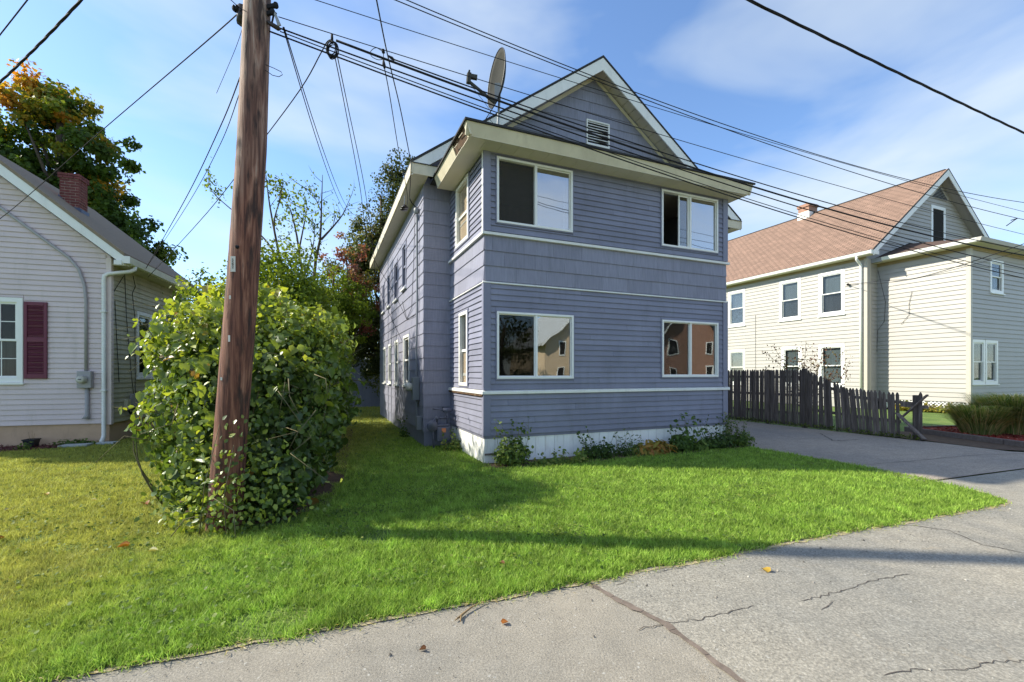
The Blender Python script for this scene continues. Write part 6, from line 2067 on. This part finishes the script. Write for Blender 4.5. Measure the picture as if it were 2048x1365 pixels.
def reed(label, base, n, rad, h, seed):
    t = thing('ornamental_grass', label, 'ornamental grass', tuple(base), 0, 'ornamental grasses in the mulch bed')
    rg = np.random.default_rng(seed)
    V, F, T = [], [], []
    for k in range(n):
        a = rg.uniform(0, 2 * math.pi)
        r = rad * 0.55 * math.sqrt(rg.random())
        L = h * rg.uniform(0.55, 1.15)
        out = rad * rg.uniform(0.25, 1.0)
        w = rg.uniform(0.006, 0.012)
        x, y = r * math.cos(a), r * math.sin(a)
        sx, sy = -math.sin(a) * w, math.cos(a) * w
        o = len(V)
        for j, (f, zz) in enumerate(((0, 0), (0.25, 0.55), (0.6, 0.92), (1.0, 0.85 + 0.15 * rg.random()))):
            ww = (1, 0.9, 0.6, 0.12)[j]
            cx_, cy_ = x + math.cos(a) * out * f, y + math.sin(a) * out * f
            V += [(cx_ + sx * ww, cy_ + sy * ww, L * zz), (cx_ - sx * ww, cy_ - sy * ww, L * zz)]
        for j in range(3):
            F.append((o + 2 * j, o + 2 * j + 1, o + 2 * j + 3, o + 2 * j + 2))
        T += [rg.uniform(0, 1)] * 8
    np_mesh('foliage', np.array(V), np.array(F), 'leaf_straw', t, np.array(T))
    return t


reed('left ornamental grass clump at the end of the red mulch, greenish and low', (11.75, 11.25, 0.1), 3200, 0.66, 0.70, 1)
reed('largest ornamental grass clump with straw-coloured tips in the mulch bed', (12.75, 11.35, 0.1), 4600, 0.90, 0.92, 2)
reed('right ornamental grass clump at the photo edge, pale and arching', (13.95, 11.6, 0.1), 3800, 0.90, 0.88, 3)
plant('dark evergreen shrub at the photo edge behind the ornamental grass', 0, 0, 900, 0.6, 0.5, 0.85, 0.05, base=Vector((20.4, 17.4, 0)), sprigs=0, t0=0, t1=0.4, name='evergreen_shrub', cat='shrub')
for i, (x, y, lab) in enumerate(((21.0, 3.2, 'golden leafy plant beside the white lattice, near the broken fence end'), (20.95, 4.1, 'golden plant half hidden by the broken fence post'), (21.0, 2.4, 'yellow-green plant under the lattice by the ornamental grass'))):
    plant(lab, x, y, 420, 0.45, 0.28, 0.30, 0.10, 'leaf_gold', sprigs=3, sp_h=0.12, name='golden_plant', cat='plant', rot=BROT + R(90))

# ------------------------------------------------------------------ houses and trees across the street (they show in the window panes)
def far_house(label, loc, rot, wx, dy, eave_z, ridge_z, wallm, roofm):
    t = thing('street_house', label, 'house', loc, rot, 'houses across the street')
    b = MB().box(-wx / 2, wx / 2, -dy, 0, 0, eave_z)
    b.prism([(-wx / 2, -0.02, eave_z), (wx / 2, -0.02, eave_z), (0, -0.02, ridge_z)], (0, -dy + 0.04, 0))
    outward(b.build('wall', wallm, t))
    for sgn in (-1, 1):
        q = MB().prism([(sgn * (wx / 2 + 0.5), 0.5, eave_z - 0.45), (0, 0.5, ridge_z + 0.05), (0, 0.5, ridge_z + 0.25), (sgn * (wx / 2 + 0.5), 0.5, eave_z - 0.25)], (0, -dy - 1.0, 0))
        outward(q.build('roof', roofm, t))
        MB().prism([(sgn * (wx / 2 + 0.5), 0.52, eave_z - 0.5), (0, 0.52, ridge_z), (0, 0.52, ridge_z + 0.24), (sgn * (wx / 2 + 0.5), 0.52, eave_z - 0.26)], (0, 0.04, 0)).build('rake_board', 'white', t)
    for x in (-wx * 0.28, wx * 0.28):
        for z in (1.0, 3.6):
            if z + 1.4 < eave_z + 1.2:
                f = ring(MB(), x - 0.5, x + 0.5, z, z + 1.4, 0.1, -0.06, 0.0).build('window', 'vinyl_white', t, (0, 0, 0), math.pi)
                MB().box(x - 0.4, x + 0.4, -0.03, -0.02, z + 0.1, z + 1.3).build('pane', 'dark', f)
    return t


far_house('tan gabled house across the street, mirrored in the lower left window', (34.3, -15.4, 0), BROT, 8.5, 10.0, 4.9, 8.6, 'shade_tan', 'slab')
far_house('orange-brown gabled house across the street, mirrored in the lower right window', (40.0, -5.5, 0), BROT, 9.0, 9.0, 5.0, 9.0, 'brick_tan', 'roof_dark')
tree('street_tree', 'dark green tree across the street mirrored in the lower left window', 'tree', (22.0, -14.8, 0), 6, 0.25, [(0, 0, 4.5, 2.6, 2.4, 4.4), (-2.6, -1.0, 4.0, 2.4, 2.2, 4.0), (1.5, -4, 5, 4, 2.4, 4.5)], 120, 0.8, 60, 0.26, 'leaf_back', LEAF_QUAD, group='trees across the street')
tree('street_tree', 'dark green tree across the street left of the tan house', 'tree', (13.5, -13.5, 0), 6, 0.25, [(0, 0, 4.0, 3.0, 2.4, 4.0)], 90, 0.8, 60, 0.26, 'leaf_back', LEAF_QUAD, group='trees across the street')

# ------------------------------------------------------------------ lawn grass
def pip(px, py, poly):
    ins = np.zeros(len(px), bool)
    n = len(poly)
    for i in range(n):
        x0, y0 = poly[i]
        x1, y1 = poly[(i + 1) % n]
        c = ((y0 > py) != (y1 > py)) & (px < (x1 - x0) * (py - y0) / (y1 - y0 + 1e-12) + x0)
        ins ^= c
    return ins


def in_local(px, py, org, e1_, e2_, x0, x1, y0, y1):
    dx_, dy_ = px - org.x, py - org.y
    a, b_ = dx_ * e1_.x + dy_ * e1_.y, dx_ * e2_.x + dy_ * e2_.y
    return (a > x0) & (a < x1) & (b_ > y0) & (b_ < y1)


NG = 900000
Y = 1.9 * (24.0 / 1.9) ** RNG.random(NG)
K = RNG.uniform(-1.26, 1.16, NG)
X = K * Y
ok = pip(X, Y, LAWN)
ok &= ~in_local(X, Y, BH, BE1, BE2, -0.02, 5.8, -0.02, 2.4)
ok &= ~in_local(X, Y, BH, BE1, BE2, 0.0, 6.0, -0.48, 0.1)
ok &= ~in_local(X, Y, BH, BE1, BE2, -0.6, 8.2, 2.2, 10.8)
ok &= ~in_local(X, Y, LH, LE1, LE2, -4.8, 0.02, -0.02, 4.2)
ok &= ~in_local(X, Y, LH, LE1, LE2, -4.9, -0.6, -0.75, 0.0)
ok &= ~in_local(X, Y, LH, LE1, LE2, -4.9, -1.6, -1.0, 0.0)
for e in HE:
    ok &= ~((((X - e[0]) / (e[3] * 0.75)) ** 2 + ((Y - e[1]) / (e[4] * 0.75)) ** 2 < 1) & (Y > 5.0))
ok &= ~((np.hypot(X + 2.6, Y - 4.85) < 0.28))
X, Y = X[ok], Y[ok]
X = X + RNG.normal(0, 0.028, len(X))
Y = Y + RNG.normal(0, 0.028, len(Y))
bare = (np.sin(X * 2.1 + 1.3 * np.sin(Y * 1.7)) * np.sin(Y * 2.7 + 0.8 * np.sin(X * 1.9)))
bare2 = np.sin(X * 5.3 + Y * 1.1) * np.sin(Y * 6.1 - X * 2.2)
kp = ~((bare + 0.5 * bare2 > 0.92) & (X < -1.2) & (Y < 4.6) & (RNG.random(len(X)) < 0.75))
X, Y = X[kp], Y[kp]
n = len(X)
clump = 0.5 + 0.5 * np.sin(X * 9 + 2 * np.sin(Y * 7)) * np.sin(Y * 11 + 2 * np.sin(X * 6))
hgt = (0.026 + 0.024 * clump + 0.012 * RNG.random(n)) * (1 + 0.25 * RNG.normal(0, 1, n)).clip(0.4, 1.8)
wid = 0.0022 + 0.00055 * Y
th = RNG.uniform(0, 2 * math.pi, n)
lx, ly = RNG.normal(0, 0.55, n) * hgt, RNG.normal(0, 0.55, n) * hgt
z0 = np.full(n, 0.008)
V = np.empty((n, 3, 3))
V[:, 0] = np.stack([X - np.cos(th) * wid, Y - np.sin(th) * wid, z0], 1)
V[:, 1] = np.stack([X + np.cos(th) * wid, Y + np.sin(th) * wid, z0], 1)
V[:, 2] = np.stack([X + lx, Y + ly, z0 + hgt], 1)
tn = np.repeat(np.clip(RNG.normal(0.5, 0.25, n), 0, 1), 3)
o = np_mesh('lawn_grass', V.reshape(-1, 3), np.arange(3 * n).reshape(-1, 3), 'grass', None, tn)
o['kind'] = 'stuff'
print('grass blades', n)
# broad-leaved clover patches
pc = []
for k in range(150):
    c = (random.uniform(-5.5, 3.5), random.uniform(2.5, 6.5))
    m = int(random.uniform(14, 60))
    q = RNG.normal(0, 0.12, (m, 2)) * np.array([1.6, 1]) + np.array(c)
    pc.append(q)
pc = np.vstack(pc)
pc = pc[pip(pc[:, 0], pc[:, 1], LAWN)]
pc3 = np.column_stack([pc, RNG.uniform(0.03, 0.055, len(pc))])
o = leaves('clover', pc3, np.tile([0, 0, 1.0], (len(pc3), 1)), 0.030, 'leaf_low', None, LEAF_OVAL, 1.6, RNG.uniform(0.3, 0.95, len(pc3)), 0.0, 0.35)
o['kind'] = 'stuff'
# dry rim of old stems where the lawn meets the asphalt, and mulch chips
rp_ = []
for k in range(2600):
    i = random.randrange(1, len(edge) - 1)
    rp_.append((edge[i][0] + random.gauss(0.02, 0.05), edge[i][1] + random.gauss(-0.03, 0.035), 0.016 + random.uniform(0, 0.012)))
rp_ = np.array(rp_)
o = leaves('lawn_thatch', rp_, np.tile([0, 0, 1.0], (len(rp_), 1)), 0.035, 'leaf_straw', None, LEAF_QUAD, 0.25, RNG.uniform(0.4, 1, len(rp_)), 0.0, 0.3)
o['kind'] = 'stuff'
ch_ = []
for k in range(5200):
    x, y = random.uniform(10.9, 16.5), random.uniform(9.0, 12.9)
    ch_.append((x, y, 0.103 + random.uniform(0, 0.02)))
ch_ = np.array(ch_)
ch_ = ch_[pip(ch_[:, 0], ch_[:, 1], BD)]
chm = leafmat('mulch_chips', [(0, (0.20, 0.025, 0.02)), (0.7, (0.36, 0.06, 0.04)), (1, (0.5, 0.2, 0.14))], 0.02, 0.9, 0.1)
MAT['mulch_chips'] = chm
o = leaves('mulch_chips', ch_, np.tile([0, 0, 1.0], (len(ch_), 1)), 0.07, 'mulch_chips', None, LEAF_QUAD, 0.5, None, 0.0, 0.5)
o['kind'] = 'stuff'
chd = leafmat('dark_mulch_chips', [(0, (0.07, 0.025, 0.025)), (0.8, (0.15, 0.05, 0.05)), (1, (0.24, 0.13, 0.12))], 0.02, 0.9, 0.1)
MAT['dark_mulch_chips'] = chd
q = np.column_stack([RNG.uniform(-4.8, -0.5, 1800), RNG.uniform(-0.95, -0.04, 1800)])
q = q[q[:, 1] > -0.95 - 0.55 * np.clip(q[:, 0] + 1.3, -0.2, 1) * -1]
w3 = np.array([tuple(lw(a, b_, 0.03 + random.uniform(0, 0.02))) for a, b_ in q])
o = leaves('dark_mulch_chips', w3, np.tile([0, 0, 1.0], (len(w3), 1)), 0.06, 'dark_mulch_chips', None, LEAF_QUAD, 0.5, None, 0.0, 0.5)
o['kind'] = 'stuff'
# weeds along the fence foot
wp = []
for k in range(900):
    s_ = random.uniform(-3.2, 2.9)
    p = FO + FDIR * s_ + Vector((-0.923, -0.385, 0)) * random.gauss(0.12, 0.08)
    wp.append((p.x, p.y, random.uniform(0.0, 0.10)))
wp = np.array(wp)
o = leaves('fence_weeds', wp, RNG.normal(0, 1, (len(wp), 3)) + np.array([-0.4, -0.6, 0.5]), 0.075, 'leaf_gold', None, LEAF_QUAD, 0.6, RNG.uniform(0, 0.9, len(wp)), -0.4, 0.5)
o.data.materials[0] = MAT['leaf_back']
o['kind'] = 'stuff'

# ------------------------------------------------------------------ fallen leaves and a twig
def gpt(u, v, z=0.0):
    k = 897 * (1.6 - z) / (v - 748)
    return Vector(((u - 1024) / 897 * k, k, z))


for (u, v, s_, ti, where) in ((258, 1092, 0.085, 0.35, 'curled orange fallen leaf on the grass left of the pole'), (7, 1077, 0.075, 0.65, 'rust-brown fallen leaf on the grass at the left photo edge'),
                              (20, 1020, 0.055, 1.0, 'pale fallen leaf on the sunny neighbour lawn'), (95, 990, 0.06, 0.1, 'yellow fallen leaf lying in the sunny grass'), (298, 1104, 0.07, 1.0, 'whitish curled leaf near the pole on the lawn'),
                              (1536, 1146, 0.075, 0.03, 'small bright yellow leaf on the grey asphalt'), (1004, 1248, 0.045, 0.45, 'little orange-brown leaf on the asphalt left of the seam'), (1000, 1127, 0.05, 0.7, 'brown leaf half sunk in the lawn above the asphalt'),
                              (182, 1002, 0.06, 0.95, 'pale leaf on the sunlit grass nearer the house shadow'), (288, 1008, 0.09, 0.6, 'dry brown curled leaf at the left foot of the hedge'), (852, 1299, 0.04, 0.7, 'dark crumpled leaf fragment on the asphalt')):
    p = gpt(u, v, 0.04 if v < 1135 else 0.006)
    k = len(LEAF_VINE[0])
    an = random.uniform(0, 6.28)
    V_ = np.array([(x * math.cos(an) - y * math.sin(an), x * math.sin(an) + y * math.cos(an), abs(x) * 0.45 + 0.25 * y * y + z) for x, y, z in LEAF_VINE[0]]) * s_
    o = np_mesh('fallen_leaf', V_, LEAF_VINE[1], 'leaf_fall', None, np.full(k, ti))
    o.location = p
    tag(o, where, 'fallen leaf', 'fallen leaves')
a, b_ = gpt(968, 1204, 0.016), gpt(917, 1237, 0.012)
tw = MB().tube(curve([a, gpt(948, 1212, 0.02), gpt(930, 1225, 0.016), b_ + (a - b_) * 0.05]), [0.004] * 31, 5)
tw = MB()
cv = curve([a, gpt(948, 1212, 0.02), gpt(930, 1225, 0.016), gpt(922, 1232, 0.014)], 12)
tw.tube(cv, [0.003 + 0.006 * i / (len(cv) - 1) for i in range(len(cv))], 6)
tw.tube([cv[-1], gpt(910, 1241, 0.014)], [0.008, 0.003], 5).tube([cv[-1], gpt(921, 1244, 0.014)], [0.008, 0.003], 5).tube([cv[-1], gpt(914, 1236, 0.020)], [0.006, 0.002], 5)
tag(tw.build('twig', 'twig', smooth=True), 'dry forked twig on the asphalt at the lawn edge', 'twig')
st = MB()
for (u, v, s_) in ((1234, 1258, 0.012), (1258, 1305, 0.012), (1485, 1273, 0.012)):
    pass

# grit and small stones swept to the road edge
g_ = []
for k in range(2600):
    i = random.randrange(1, len(edge) - 1)
    d_ = abs(random.gauss(0, 0.35)) + 0.02
    g_.append((edge[i][0] + 0.344 * d_ + random.gauss(0, 0.03), edge[i][1] - 0.939 * d_ + random.gauss(0, 0.03)))
for k in range(1600):
    g_.append((random.uniform(-2, 9), random.uniform(1.6, 6.5)))
g_ = np.array(g_)
g_ = g_[~pip(g_[:, 0], g_[:, 1], LAWN)]
nG = len(g_)
sG = RNG.uniform(0.002, 0.0055, nG) * (1 + 2.0 * (RNG.random(nG) < 0.03))
tet = np.array([(1, 0, 0), (-0.5, 0.87, 0), (-0.5, -0.87, 0), (0.1, 0, 1.0)])
VG = np.column_stack([g_, np.full(nG, 0.006)])[:, None, :] + sG[:, None, None] * tet[None]
FG = (np.array([(0, 1, 3), (1, 2, 3), (2, 0, 3)])[None] + (np.arange(nG) * 4)[:, None, None]).reshape(-1, 3)
MAT['grit'] = leafmat('road_grit', [(0, (0.06, 0.055, 0.05)), (0.5, (0.24, 0.21, 0.18)), (1, (0.55, 0.52, 0.46))], 0.0, 0.9, 0.1)
o = np_mesh('road_grit', VG.reshape(-1, 3), FG, 'grit', None, np.repeat(RNG.random(nG), 4))
o['kind'] = 'stuff'
